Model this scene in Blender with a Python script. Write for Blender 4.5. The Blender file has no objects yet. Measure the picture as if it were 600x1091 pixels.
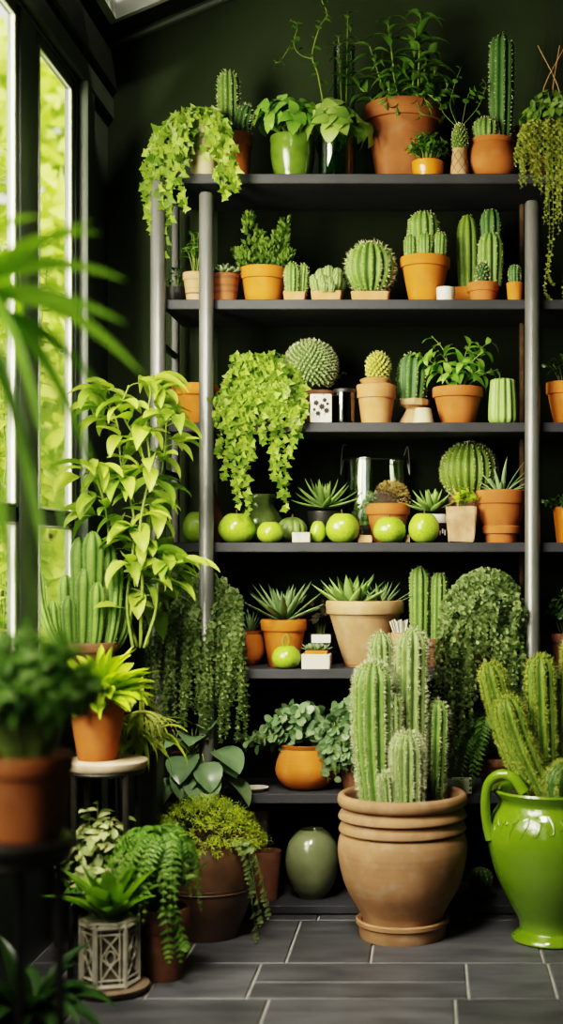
import bpy, math, random
import numpy as np
from math import sin, cos, pi, radians, sqrt
random.seed(7); RNG = np.random.default_rng(7)
# ---------------------------------------------------------------- camera frame (600x1091 photograph)
F = 1450.0; VX = 460.0; VY = 600.0; CZ = 0.9375
def X(px, d): return (px - VX) * d / F
def Z(py, d): return CZ - (py - VY) * d / F
def S(d): return d / F
COL = bpy.context.scene.collection
def rnd(a, b): return random.uniform(a, b)

# ---------------------------------------------------------------- materials
def new_mat(name):
    m = bpy.data.materials.new(name); m.use_nodes = True
    nt = m.node_tree; nt.nodes.clear()
    out = nt.nodes.new('ShaderNodeOutputMaterial')
    return m, nt, out
def N(nt, t, **kw):
    n = nt.nodes.new(t)
    for k, v in kw.items():
        if k in n.inputs: n.inputs[k].default_value = v
        else: setattr(n, k, v)
    return n
def c4(c): return (c[0], c[1], c[2], 1.0)
def noise_col(nt, c0, c1, scale, detail=4.0, coord='Object', lo=.35, hi=.65):
    tc = N(nt, 'ShaderNodeTexCoord')
    nz = N(nt, 'ShaderNodeTexNoise'); nz.inputs['Scale'].default_value = scale; nz.inputs['Detail'].default_value = detail
    nt.links.new(tc.outputs[coord], nz.inputs['Vector'])
    cr = N(nt, 'ShaderNodeValToRGB')
    cr.color_ramp.elements[0].position = lo; cr.color_ramp.elements[1].position = hi
    cr.color_ramp.elements[0].color = c4(c0); cr.color_ramp.elements[1].color = c4(c1)
    nt.links.new(nz.outputs['Fac'], cr.inputs['Fac'])
    return cr, nz, tc
def surf(name, c0, c1=None, rough=.6, metal=0.0, scale=14.0, bump=.0, bscale=60.0, spec=.5, coat=0.0, coord='Object'):
    m, nt, out = new_mat(name)
    b = N(nt, 'ShaderNodeBsdfPrincipled', **{'Roughness': rough, 'Metallic': metal})
    b.inputs['Specular IOR Level'].default_value = spec
    b.inputs['Coat Weight'].default_value = coat; b.inputs['Coat Roughness'].default_value = .08
    if c1 is None: c1 = tuple(x * .8 for x in c0)
    cr, nz, tc = noise_col(nt, c1, c0, scale, coord=coord)
    nt.links.new(cr.outputs['Color'], b.inputs['Base Color'])
    if bump > 0:
        n2 = N(nt, 'ShaderNodeTexNoise'); n2.inputs['Scale'].default_value = bscale; n2.inputs['Detail'].default_value = 5
        nt.links.new(tc.outputs[coord], n2.inputs['Vector'])
        bp = N(nt, 'ShaderNodeBump'); bp.inputs['Strength'].default_value = bump; bp.inputs['Distance'].default_value = .004
        nt.links.new(n2.outputs['Fac'], bp.inputs['Height']); nt.links.new(bp.outputs['Normal'], b.inputs['Normal'])
    nt.links.new(b.outputs[0], out.inputs[0])
    return m
def clay(name, c, bloom=.25, rough=.75, band=0.0):
    """terracotta: two scales of mottling, pale lime bloom, fine grain, faint throwing rings"""
    m, nt, out = new_mat(name)
    b = N(nt, 'ShaderNodeBsdfPrincipled', **{'Roughness': rough}); b.inputs['Specular IOR Level'].default_value = .3
    cr, nz, tc = noise_col(nt, tuple(x * .72 for x in c), c, 11.0, 6.0)
    n2 = N(nt, 'ShaderNodeTexNoise'); n2.inputs['Scale'].default_value = 27.0; n2.inputs['Detail'].default_value = 8.0
    nt.links.new(tc.outputs['Object'], n2.inputs['Vector'])
    r2 = N(nt, 'ShaderNodeValToRGB'); r2.color_ramp.elements[0].position = .52; r2.color_ramp.elements[1].position = .75
    r2.color_ramp.elements[1].color = (bloom, bloom, bloom, 1)
    nt.links.new(n2.outputs['Fac'], r2.inputs['Fac'])
    mx = N(nt, 'ShaderNodeMix', data_type='RGBA')
    nt.links.new(r2.outputs['Color'], mx.inputs['Factor']); nt.links.new(cr.outputs['Color'], mx.inputs['A'])
    mx.inputs['B'].default_value = c4(tuple(min(1, x * .5 + .32) for x in c))
    nt.links.new(mx.outputs['Result'], b.inputs['Base Color'])
    mp = N(nt, 'ShaderNodeMapping'); mp.inputs['Scale'].default_value = (3, 3, 160)
    nt.links.new(tc.outputs['Object'], mp.inputs['Vector'])
    n3 = N(nt, 'ShaderNodeTexNoise'); n3.inputs['Scale'].default_value = 1.0; n3.inputs['Detail'].default_value = 3
    nt.links.new(mp.outputs['Vector'], n3.inputs['Vector'])
    bp = N(nt, 'ShaderNodeBump'); bp.inputs['Strength'].default_value = .22; bp.inputs['Distance'].default_value = .003
    nt.links.new(n3.outputs['Fac'], bp.inputs['Height']); nt.links.new(bp.outputs['Normal'], b.inputs['Normal'])
    nt.links.new(b.outputs[0], out.inputs[0])
    return m
def leafm(name, c0, c1, rough=.42, trans=.35, spec=.4):
    """leaf: colour varies leaf by leaf (vertex attribute), light shines through"""
    m, nt, out = new_mat(name)
    at = N(nt, 'ShaderNodeAttribute'); at.attribute_name = 'var'
    tc = N(nt, 'ShaderNodeTexCoord')
    nz = N(nt, 'ShaderNodeTexNoise'); nz.inputs['Scale'].default_value = 45.0
    nt.links.new(tc.outputs['Object'], nz.inputs['Vector'])
    ad = N(nt, 'ShaderNodeMath', operation='MULTIPLY_ADD'); ad.inputs[1].default_value = .5; 
    nt.links.new(nz.outputs['Fac'], ad.inputs[0])
    sb = N(nt, 'ShaderNodeMath', operation='SUBTRACT'); sb.inputs[1].default_value = .25
    nt.links.new(at.outputs['Fac'], sb.inputs[0]); nt.links.new(sb.outputs[0], ad.inputs[2])
    mx = N(nt, 'ShaderNodeMix', data_type='RGBA'); mx.clamp_factor = True
    mx.inputs['A'].default_value = c4(c0); mx.inputs['B'].default_value = c4(c1)
    nt.links.new(ad.outputs[0], mx.inputs['Factor'])
    b = N(nt, 'ShaderNodeBsdfPrincipled', **{'Roughness': rough}); b.inputs['Specular IOR Level'].default_value = spec
    nt.links.new(mx.outputs['Result'], b.inputs['Base Color'])
    tr = N(nt, 'ShaderNodeBsdfTranslucent')
    hs = N(nt, 'ShaderNodeHueSaturation', **{'Saturation': 1.1, 'Value': 1.4}); nt.links.new(mx.outputs['Result'], hs.inputs['Color'])
    nt.links.new(hs.outputs['Color'], tr.inputs['Color'])
    ms = N(nt, 'ShaderNodeMixShader'); ms.inputs[0].default_value = trans
    nt.links.new(b.outputs[0], ms.inputs[1]); nt.links.new(tr.outputs[0], ms.inputs[2])
    nt.links.new(ms.outputs[0], out.inputs[0])
    return m
def glassm(name, tint=(.9, .95, .9), gloss=.12):
    m, nt, out = new_mat(name)
    tr = N(nt, 'ShaderNodeBsdfTransparent'); tr.inputs['Color'].default_value = c4(tint)
    gl = N(nt, 'ShaderNodeBsdfGlossy', **{'Roughness': .04})
    lw = N(nt, 'ShaderNodeLayerWeight', **{'Blend': .25})
    mm = N(nt, 'ShaderNodeMath', operation='MULTIPLY_ADD'); mm.inputs[1].default_value = .7; mm.inputs[2].default_value = gloss * .35; mm.use_clamp = True
    nt.links.new(lw.outputs['Fresnel'], mm.inputs[0])
    ms = N(nt, 'ShaderNodeMixShader'); nt.links.new(mm.outputs[0], ms.inputs[0])
    nt.links.new(tr.outputs[0], ms.inputs[1]); nt.links.new(gl.outputs[0], ms.inputs[2])
    nt.links.new(ms.outputs[0], out.inputs[0])
    return m
M = {}
M['orange'] = clay('orange terracotta', (.54, .175, .022), .08)
M['terra'] = clay('terracotta', (.42, .135, .034), .10)
M['terra2'] = clay('brown terracotta', (.29, .10, .03), .10)
M['terrad'] = clay('dark terracotta', (.17, .075, .04), .1)
M['tan'] = clay('tan clay', (.46, .28, .145), .25)
M['peach'] = clay('peach clay', (.50, .235, .095), .2)
M['urnclay'] = clay('thrown clay', (.33, .185, .10), .22)
M['cream'] = clay('cream clay', (.55, .46, .29), .3)
M['greenglaze'] = surf('green glaze', (.10, .17, .022), (.065, .12, .012), .22, scale=22, bump=.12, bscale=90, coat=.5)
M['urnglaze'] = surf('bright green glaze', (.125, .215, .010), (.095, .17, .007), .16, scale=5, bump=.03, bscale=30, coat=.7)
M['sage'] = surf('sage glaze', (.17, .19, .105), (.13, .15, .08), .2, scale=14, bump=.03, coat=.5)
M['orangeglaze'] = surf('orange glaze', (.66, .22, .02), (.54, .17, .012), .3, coat=.4)
M['white'] = surf('white glaze', (.66, .63, .54), (.55, .52, .44), .5)
M['stone'] = surf('pale stone', (.62, .56, .47), (.42, .38, .32), .9, scale=40, bump=.4)
M['soil'] = surf('potting soil', (.045, .03, .02), (.015, .01, .007), .95, scale=60, bump=.8, bscale=120)
M['metal'] = surf('grey metal post', (.20, .20, .195), (.165, .165, .16), .36, metal=.5, scale=8)
M['board'] = surf('dark grey board', (.046, .047, .056), (.036, .037, .044), .6, scale=9, bump=.08, bscale=40, spec=.22)
M['dark'] = surf('black metal', (.015, .016, .015), (.01, .01, .01), .45, scale=8)
M['wood'] = surf('wood', (.50, .30, .15), (.33, .18, .08), .7, scale=30, bump=.2)
M['spine'] = surf('spines', (.66, .66, .42), (.48, .48, .26), .6)
M['spine_w'] = surf('white spines', (.54, .55, .38), (.40, .42, .26), .6)
M['spine_y'] = surf('yellow green spines', (.30, .34, .06), (.20, .25, .03), .6)
M['glass'] = glassm('clear glass', (.88, .93, .86), .25)
M['gglass'] = glassm('green glass', (.45, .66, .36), .3)
M['dglass'] = glassm('dark glass', (.22, .25, .2), .4)
M['pane'] = glassm('window pane', (.96, .98, .95), .04)
M['iron'] = surf('dark iron', (.03, .028, .026), (.02, .018, .016), .5, metal=.4)
# leaves
M['ivy'] = leafm('ivy leaf', (.10, .20, .022), (.36, .48, .085))
M['pale'] = leafm('pale broad leaf', (.14, .26, .04), (.38, .50, .15))
M['lime'] = leafm('lime leaf', (.24, .38, .02), (.52, .64, .07))
M['broad'] = leafm('broad leaf', (.10, .24, .03), (.30, .48, .10), .35)
M['mid'] = leafm('mid green leaf', (.055, .14, .02), (.17, .30, .05), .4)
M['olive'] = leafm('olive leaf', (.06, .12, .02), (.20, .30, .06), .5)
M['deep'] = leafm('deep green leaf', (.018, .05, .012), (.06, .13, .03), .35)
M['grey'] = leafm('grey green leaf', (.10, .17, .08), (.30, .40, .22), .5, .2)
M['fern'] = leafm('trailing leaf', (.10, .16, .06), (.34, .42, .19), .55)
M['pearl'] = leafm('yellow trailing leaf', (.14, .17, .02), (.42, .44, .10), .55)
M['moss'] = leafm('moss', (.20, .28, .015), (.50, .60, .06), .6)
M['succ'] = leafm('succulent leaf', (.11, .24, .05), (.36, .52, .17), .35, .12)
M['agave'] = leafm('agave leaf', (.09, .18, .07), (.30, .42, .20), .4, .1)
M['strap'] = leafm('strap leaf', (.07, .17, .015), (.25, .42, .05), .3, .4)
M['varieg'] = leafm('variegated leaf', (.10, .20, .03), (.68, .68, .38), .45, .25)
M['round'] = leafm('silver round leaf', (.07, .15, .06), (.26, .36, .20), .4, .15)
M['hedge'] = leafm('hedge leaf', (.30, .42, .06), (.72, .80, .24), .5, .4)
# cactus skin: var = 0 in the groove, 1 on the rib
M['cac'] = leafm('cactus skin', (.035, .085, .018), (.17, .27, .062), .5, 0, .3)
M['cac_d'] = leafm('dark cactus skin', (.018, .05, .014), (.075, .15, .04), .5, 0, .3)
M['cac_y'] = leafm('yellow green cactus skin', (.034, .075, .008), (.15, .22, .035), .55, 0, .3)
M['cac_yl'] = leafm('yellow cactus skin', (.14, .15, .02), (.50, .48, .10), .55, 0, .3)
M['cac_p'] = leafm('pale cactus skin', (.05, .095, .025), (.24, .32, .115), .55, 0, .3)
M['stem'] = surf('stem', (.20, .27, .05), (.13, .18, .03), .6)
M['bark'] = surf('bark', (.12, .075, .04), (.07, .04, .02), .9, scale=40, bump=.5)
M['apple'] = surf('green apple skin', (.33, .47, .06), (.24, .38, .03), .25, scale=9, coat=.3)
M['gourd'] = surf('gourd skin', (.24, .33, .10), (.10, .16, .04), .5, scale=18)
M['label_c'] = surf('label card', (.75, .74, .68), (.6, .6, .55), .7)

# ---------------------------------------------------------------- mesh builder
class MB:
    def __init__(s): s.v = []; s.f = []; s.a = []; s.m = []; s.n = 0
    def add(s, V, Fc, var=.5, mi=0):
        V = np.asarray(V, float).reshape(-1, 3)
        s.v.append(V)
        if isinstance(Fc, np.ndarray): fs = (Fc + s.n).tolist()
        else: fs = [[i + s.n for i in q] for q in Fc]
        s.f.extend(fs); s.m.extend([mi] * len(fs))
        s.a.append(np.array(np.broadcast_to(var, (len(V),)), float)); s.n += len(V)
    def build(s, name, mats, parent=None, smooth=True, sharp=40, loc=None):
        me = bpy.data.meshes.new(name)
        V = np.concatenate(s.v) if s.v else np.zeros((0, 3))
        me.from_pydata(V.tolist(), [], s.f)
        at = me.attributes.new('var', 'FLOAT', 'POINT'); at.data.foreach_set('value', np.concatenate(s.a).astype(np.float32))
        if not isinstance(mats, (list, tuple)): mats = [mats]
        for m in mats: me.materials.append(M[m] if isinstance(m, str) else m)
        if len(mats) > 1: me.polygons.foreach_set('material_index', s.m)
        if smooth:
            me.polygons.foreach_set('use_smooth', [True] * len(me.polygons))
            if sharp: me.set_sharp_from_angle(angle=radians(sharp))
        me.update()
        o = bpy.data.objects.new(name, me); COL.objects.link(o)
        if parent: o.parent = parent
        if loc: o.location = loc
        return o
def thing(name, label, cat, loc, group=None, rotz=0):
    o = bpy.data.objects.new(name, None); COL.objects.link(o)
    o.empty_display_size = .03
    o.location = loc; o.rotation_euler = (0, 0, rotz); o['label'] = label; o['category'] = cat
    if group: o['group'] = group
    return o
def tag(o, label, cat, group=None, kind=None):
    o['label'] = label; o['category'] = cat
    if group: o['group'] = group
    if kind: o['kind'] = kind
    return o
def nrm(a):
    a = np.asarray(a, float); return a / np.maximum(1e-9, np.linalg.norm(a, axis=-1, keepdims=True))

# ---------------------------------------------------------------- solids
def lathe(mb, prof, seg=40, cx=0, cy=0, cz=0, var=.5, lobes=0, lob=0.0, mi=0):
    a = np.arange(seg) * 2 * pi / seg
    rings = []; V = []; n = 0
    for (r, z) in prof:
        if r < 1e-6:
            V.append(np.array([[cx, cy, cz + z]])); rings.append((n, 1)); n += 1
        else:
            rr = r * (1 + lob * np.cos(lobes * a)) if lobes else np.full(seg, r)
            V.append(np.stack([cx + rr * np.cos(a), cy + rr * np.sin(a), np.full(seg, cz + z)], 1)); rings.append((n, seg)); n += seg
    Fc = []
    for (i0, c0), (i1, c1) in zip(rings[:-1], rings[1:]):
        for k in range(seg):
            k2 = (k + 1) % seg
            if c0 == 1 and c1 == 1: break
            if c0 == 1: Fc.append((i0, i1 + k2, i1 + k))
            elif c1 == 1: Fc.append((i0 + k, i0 + k2, i1))
            else: Fc.append((i0 + k, i0 + k2, i1 + k2, i1 + k))
    mb.add(np.concatenate(V), Fc, var, mi)
def spline(pts, n):
    """Catmull-Rom through control points"""
    P = np.asarray(pts, float); P = np.vstack([2 * P[0] - P[1], P, 2 * P[-1] - P[-2]])
    out = []; m = len(P) - 3
    for t in np.linspace(0, m - 1e-6, n):
        i = int(t); f = t - i; p0, p1, p2, p3 = P[i:i + 4]
        out.append(.5 * (2 * p1 + (p2 - p0) * f + (2 * p0 - 5 * p1 + 4 * p2 - p3) * f * f + (3 * p1 - p0 - 3 * p2 + p3) * f ** 3))
    return np.array(out)
def tube(mb, pts, r0, r1=None, seg=6, var=.5, mi=0, cap=True):
    P = np.asarray(pts, float); n = len(P)
    if r1 is None: r1 = r0
    R = np.linspace(r0, r1, n) if np.isscalar(r0) else np.asarray(r0)
    T = nrm(np.gradient(P, axis=0)); up = np.array([0, 0, 1.0]) if abs(T[0][2]) < .8 else np.array([1.0, 0, 0])
    a = np.arange(seg) * 2 * pi / seg; V = []
    s = nrm(np.cross(T[0], up))
    for i in range(n):
        s = nrm(s - T[i] * np.dot(s, T[i])); b = np.cross(T[i], s)
        V.append(P[i] + R[i] * (np.cos(a)[:, None] * s + np.sin(a)[:, None] * b))
    Fc = []
    for i in range(n - 1):
        for k in range(seg):
            k2 = (k + 1) % seg; Fc.append((i * seg + k, i * seg + k2, (i + 1) * seg + k2, (i + 1) * seg + k))
    if cap: Fc.append(tuple(range(seg - 1, -1, -1))); Fc.append(tuple((n - 1) * seg + k for k in range(seg)))
    mb.add(np.concatenate(V), Fc, var, mi)
def rrect(w, d, r, z, k=4, cx=0, cy=0):
    pts = []
    for (sx, sy, a0) in ((1, 1, 0), (-1, 1, pi / 2), (-1, -1, pi), (1, -1, 3 * pi / 2)):
        for i in range(k + 1):
            a = a0 + i * pi / 2 / k
            pts.append((cx + sx * (w / 2 - r) + r * cos(a), cy + sy * (d / 2 - r) + r * sin(a), z))
    return np.array(pts)
def loft(mb, rings, var=.5, mi=0):
    n = len(rings[0]); Fc = []
    for i in range(len(rings) - 1):
        for k in range(n):
            k2 = (k + 1) % n; Fc.append((i * n + k, i * n + k2, (i + 1) * n + k2, (i + 1) * n + k))
    Fc.append(tuple(range(n - 1, -1, -1))); Fc.append(tuple((len(rings) - 1) * n + k for k in range(n)))
    mb.add(np.concatenate(rings), Fc, var, mi)
def box(mb, x0, x1, y0, y1, z0, z1, b=.003, var=.5, mi=0):
    w, d = x1 - x0, y1 - y0; cx, cy = (x0 + x1) / 2, (y0 + y1) / 2
    b = min(b, w * .45, d * .45, (z1 - z0) * .45)
    loft(mb, [rrect(w - 2 * b, d - 2 * b, b * .5, z0, 2, cx, cy), rrect(w, d, b, z0 + b, 2, cx, cy), rrect(w, d, b, z1 - b, 2, cx, cy), rrect(w - 2 * b, d - 2 * b, b * .5, z1, 2, cx, cy)], var, mi)

# ---------------------------------------------------------------- leaf templates (u along, v across, w up)
def prof_w(shape, t):
    if shape == 'ovate': return np.sin(pi * t ** .72) ** .85
    if shape == 'lance': return np.sin(pi * t ** .6) * (1 - .25 * t)
    if shape == 'strap': return np.minimum(1, .45 + 3 * t) * np.clip((1 - t) * 1.6, 0, 1) ** .8
    if shape == 'agave': return (.62 + .38 * np.sin(pi * t * .9)) * np.clip(1 - t ** 2.6, 0, 1)
    if shape == 'obov': return np.sin(pi * t ** 1.5) ** .7 * .95 + .05 * (1 - t)
    return np.sqrt(np.clip(1 - (2 * t - 1) ** 2, 0, 1))
def tmpl(shape, nl=5, fold=.3, droop=.6):
    t = np.linspace(0, 1, nl + 1); w = prof_w(shape, np.clip(t, .001, .999)) * .5
    e = -droop * (t - .1); du = np.cos(e) / nl; dw = np.sin(e) / nl
    u = np.concatenate([[0], np.cumsum(du[:-1])]); ww = np.concatenate([[0], np.cumsum(dw[:-1])])
    V = []
    for i in range(nl + 1):
        V += [(u[i], w[i], ww[i] + fold * w[i] * .4), (u[i], 0, ww[i]), (u[i], -w[i], ww[i] + fold * w[i] * .4)]
    Fc = []
    for i in range(nl):
        a = i * 3; Fc += [(a, a + 3, a + 4, a + 1), (a + 1, a + 4, a + 5, a + 2)]
    return np.array(V), np.array(Fc)
def poly_t(half, c=.4, bend=.25, fold=.15):
    pts = [(0, 0)] + half + [(1, 0)] + [(u, -v) for (u, v) in reversed(half)]
    V = [(c, 0, -bend * c * c)] + [(u, v, -bend * u * abs(u) + fold * abs(v)) for (u, v) in pts]
    n = len(pts); Fc = [(0, 1 + i, 1 + (i + 1) % n) for i in range(n)]
    return np.array(V, float), np.array(Fc)
T_OV = tmpl('ovate', 5, .35, .7); T_OV2 = tmpl('ovate', 5, .2, 1.3); T_LA = tmpl('lance', 5, .4, .6); T_LA2 = tmpl('lance', 6, .4, 1.4)
T_RO = poly_t([(-.06, .2), (.05, .42), (.3, .54), (.6, .5), (.85, .3)], .45, .2, .12)
T_HE = poly_t([(-.14, .16), (-.12, .36), (.08, .5), (.35, .46), (.65, .28), (.86, .1)], .35, .35, .2)
T_IV = poly_t([(-.1, .18), (-.16, .44), (.12, .36), (.26, .62), (.48, .3), (.75, .16)], .3, .3, .15)
T_DI = (np.array([(0, 0, 0), (.45, .5, .06), (1, 0, -.08), (.45, -.5, .06)], float), np.array([(0, 1, 2, 3)]))
class Lv:
    """collects leaves, then stamps a template at each"""
    def __init__(s): s.b = []; s.d = []; s.n = []; s.l = []; s.w = []; s.c = []
    def add(s, b, d, n, L, W, var=None):
        s.b.append(b); s.d.append(d); s.n.append(n); s.l.append(L); s.w.append(W); s.c.append(rnd(.1, .9) if var is None else var)
    def flush(s, mb, T, mi=0):
        if not s.b: return
        B = np.array(s.b, float); D = nrm(s.d); Nn = np.array(s.n, float)
        Sd = nrm(np.cross(Nn, D)); Nn = np.cross(D, Sd)
        L = np.array(s.l)[:, None, None]; W = np.array(s.w)[:, None, None]
        V, Fc = T; k = len(V)
        P = B[:, None] + D[:, None] * V[None, :, 0:1] * L + Sd[:, None] * V[None, :, 1:2] * W + Nn[:, None] * V[None, :, 2:3] * L
        n = len(B); FF = (Fc[None] + (np.arange(n) * k)[:, None, None]).reshape(-1, Fc.shape[1])
        mb.add(P.reshape(-1, 3), FF, np.repeat(np.array(s.c), k), mi)
        s.__init__()
def rdir():
    v = RNG.normal(size=3); return v / np.linalg.norm(v)
def interp(P, t):
    f = t * (len(P) - 1); i = min(int(f), len(P) - 2); f -= i
    return P[i] * (1 - f) + P[i + 1] * f, nrm(P[i + 1] - P[i])
def along(lv, P, n, L, W, t0=.2, ang=1.0, grav=.2, az0=None, taper=.3, flat=0.0, jit=.25, var=(.1, .9)):
    """n leaves spiralled along a stem"""
    az = rnd(0, 6.28) if az0 is None else az0
    for i in range(n):
        t = t0 + (1 - t0) * (i + .5) / n
        p, T = interp(P, t); az += 2.4
        s = nrm(np.cross(T, (0.31, .2, 1) if abs(T[2]) < .9 else (1, 0, .1))); b = np.cross(T, s)
        R = cos(az) * s + sin(az) * b
        D = nrm(T * cos(ang) + R * sin(ang) + np.array([0, 0, -grav]) + rdir() * jit)
        nn = T - D * np.dot(T, D) + np.array([0, -flat, .25 + flat * .5])
        k = 1 - taper * abs(2 * t - .9)
        lv.add(p, D, nn, L * k * rnd(.8, 1.15), W * k * rnd(.8, 1.15), rnd(*var))
def bez(p0, p1, p2, n=10):
    t = np.linspace(0, 1, n)[:, None]; p0, p1, p2 = map(np.asarray, (p0, p1, p2))
    return (1 - t) ** 2 * p0 + 2 * t * (1 - t) * p1 + t * t * p2
def leaf(mb, p0, az, el, L, W, droop=.8, shape='strap', fold=.4, nl=10, var=.5, roll=0.0, thick=0.0, mi=0):
    """one modelled leaf; thick > 0 gives it a rounded underside (succulents)"""
    t = np.linspace(0, 1, nl + 1); w = prof_w(shape, np.clip(t, .0001, 1)) * W / 2
    e = el - droop * t ** 1.2; h = np.array([cos(az), sin(az), 0]); sd = np.array([-sin(az), cos(az), 0]); z = np.array([0, 0, 1.0])
    V = []; p = np.array(p0, float); st = L / nl
    nc = 5 if not thick else 8
    for i in range(nl + 1):
        T = h * cos(e[i]) + z * sin(e[i]); nn = -h * sin(e[i]) + z * cos(e[i])
        sd2 = sd * cos(roll) + nn * sin(roll); n2 = nn * cos(roll) - sd * sin(roll)
        if thick:
            tk = max(w[i], 1e-5) * thick
            for k in range(8):
                a = k * pi / 4; s_, c_ = sin(a), cos(a)
                V.append(p + sd2 * w[i] * c_ + n2 * (tk * s_ * (.45 if s_ > 0 else 1) + fold * w[i] * abs(c_) * .5))
        else:
            for k in (-1, -.5, 0, .5, 1): V.append(p + sd2 * w[i] * k + n2 * fold * w[i] * abs(k) ** 1.3)
        p = p + T * st
    Fc = []
    for i in range(nl):
        rng = range(nc) if thick else range(nc - 1)
        for k in rng:
            k2 = (k + 1) % nc; Fc.append((i * nc + k, i * nc + k2, (i + 1) * nc + k2, (i + 1) * nc + k))
    va = np.repeat(var + (t - .5) * .2, nc) if not thick else np.repeat(np.clip(var + (t - .4) * .35, 0, 1), nc)
    mb.add(np.array(V), Fc, va, mi)

# ---------------------------------------------------------------- pots and soil
def soil(parent, r, z, mound=.15):
    mb = MB(); rings = 5
    lathe(mb, [(r, z - r * .08)] + [(r * (1 - i / rings), z + r * mound * sin(i / rings * pi / 2)) for i in range(1, rings)] + [(0, z + r * mound)], 24)
    V = mb.v[0]; V[:, 2] += RNG.normal(size=len(V)) * r * .03
    return mb.build('soil', 'soil', parent)
def pot(parent, rt, h, mat='terra', rb=.66, rim=.26, style='classic', with_soil=True, name='pot', seg=48):
    mb = MB(); e = rt * .05; t = rt * .12
    if style == 'classic':
        zr = h * (1 - rim); r1 = rt * (1 - .085); rbb = rt * rb
        pr = [(0, 0), (rbb * .95, 0), (rbb, e * .6), (rbb + (r1 - rbb) * .5, zr * .5), (r1, zr - e * .2), (rt * .985, zr), (rt, zr + e * .7), (rt * 1.01, h - e), (rt * .985, h - e * .2), (rt * .95, h), (rt - t, h - e * .3), (rt - t * 1.25, h * .9), (rt - t * 1.6, h * .78), (0, h * .78)]
    elif style == 'band':      # a second band low down, as if it stood in its saucer
        zr = h * .74; r1 = rt * .93; rbb = rt * rb
        pr = [(0, 0), (rbb, 0), (rbb * 1.03, h * .03), (rbb * 1.1, h * .17), (rbb * 1.26, h * .18), (rbb * 1.29, h * .3), (rbb * 1.2, h * .33), (r1 * .93, h * .5), (r1, zr), (rt * .99, zr + e * .3), (rt, zr + e), (rt * 1.01, h - e), (rt * .95, h), (rt - t, h - e * .3), (rt - t * 1.5, h * .8), (0, h * .8)]
    elif style == 'bowl':
        pr = [(0, 0), (rt * rb, 0), (rt * rb, h * .05)] + [(rt * (rb + (1.0 - rb) * sin(k * pi / 2 / 6) ** .8), h * (.05 + .7 * k / 6)) for k in range(1, 7)] + [(rt * .98, h * .82), (rt * 1.02, h * .93), (rt * 1.0, h), (rt * .9, h * .99), (rt * .86, h * .85), (0, h * .8)]
    elif style == 'round':     # belly with a narrower neck and an everted lip
        pr = [(0, 0), (rt * .62, 0)] + [(rt * (1.0 + .14 * sin(k * pi / 8) ** 1) * (.62 + .38 * min(1, sin(k * pi / 8) ** .6)) if k < 5 else rt * (1.14 - .2 * ((k - 4) / 4) ** 1.6), h * .86 * k / 8) for k in range(1, 9)] + [(rt * .90, h * .9), (rt * .97, h * .96), (rt * 1.0, h), (rt * .93, h * 1.0), (rt * .83, h * .92), (rt * .8, h * .8), (0, h * .8)]
    else:                      # plain tapered cylinder
        rbb = rt * rb
        pr = [(0, 0), (rbb * .96, 0), (rbb, e * .5), (rt * .99, h - e), (rt * .985, h - e * .2), (rt * .95, h), (rt - t * .8, h - e * .3), (rt - t, h * .8), (0, h * .8)]
    lathe(mb, pr, seg)
    o = mb.build(name, mat, parent)
    if with_soil: soil(parent, rt - t * 1.2, h * .88)
    return o
def tray(parent, w, dp, h, mat='terra', taper=.94, name='pot', soil_=True):
    mb = MB(); t = min(w, dp) * .09; r = min(w, dp) * .08
    loft(mb, [rrect(w * taper, dp * taper, r, 0), rrect(w, dp, r, h - t * .2), rrect(w - t * .5, dp - t * .5, r, h), rrect(w - 2 * t, dp - 2 * t, r * .6, h), rrect(w - 2 * t, dp - 2 * t, r * .6, h * .7)])
    o = mb.build(name, mat, parent)
    if soil_:
        mb = MB(); loft(mb, [rrect(w - 2 * t, dp - 2 * t, r * .6, h * .6), rrect(w - 2 * t, dp - 2 * t, r * .6, h * .88)])
        mb.build('soil', 'soil', parent)
    return o

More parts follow.
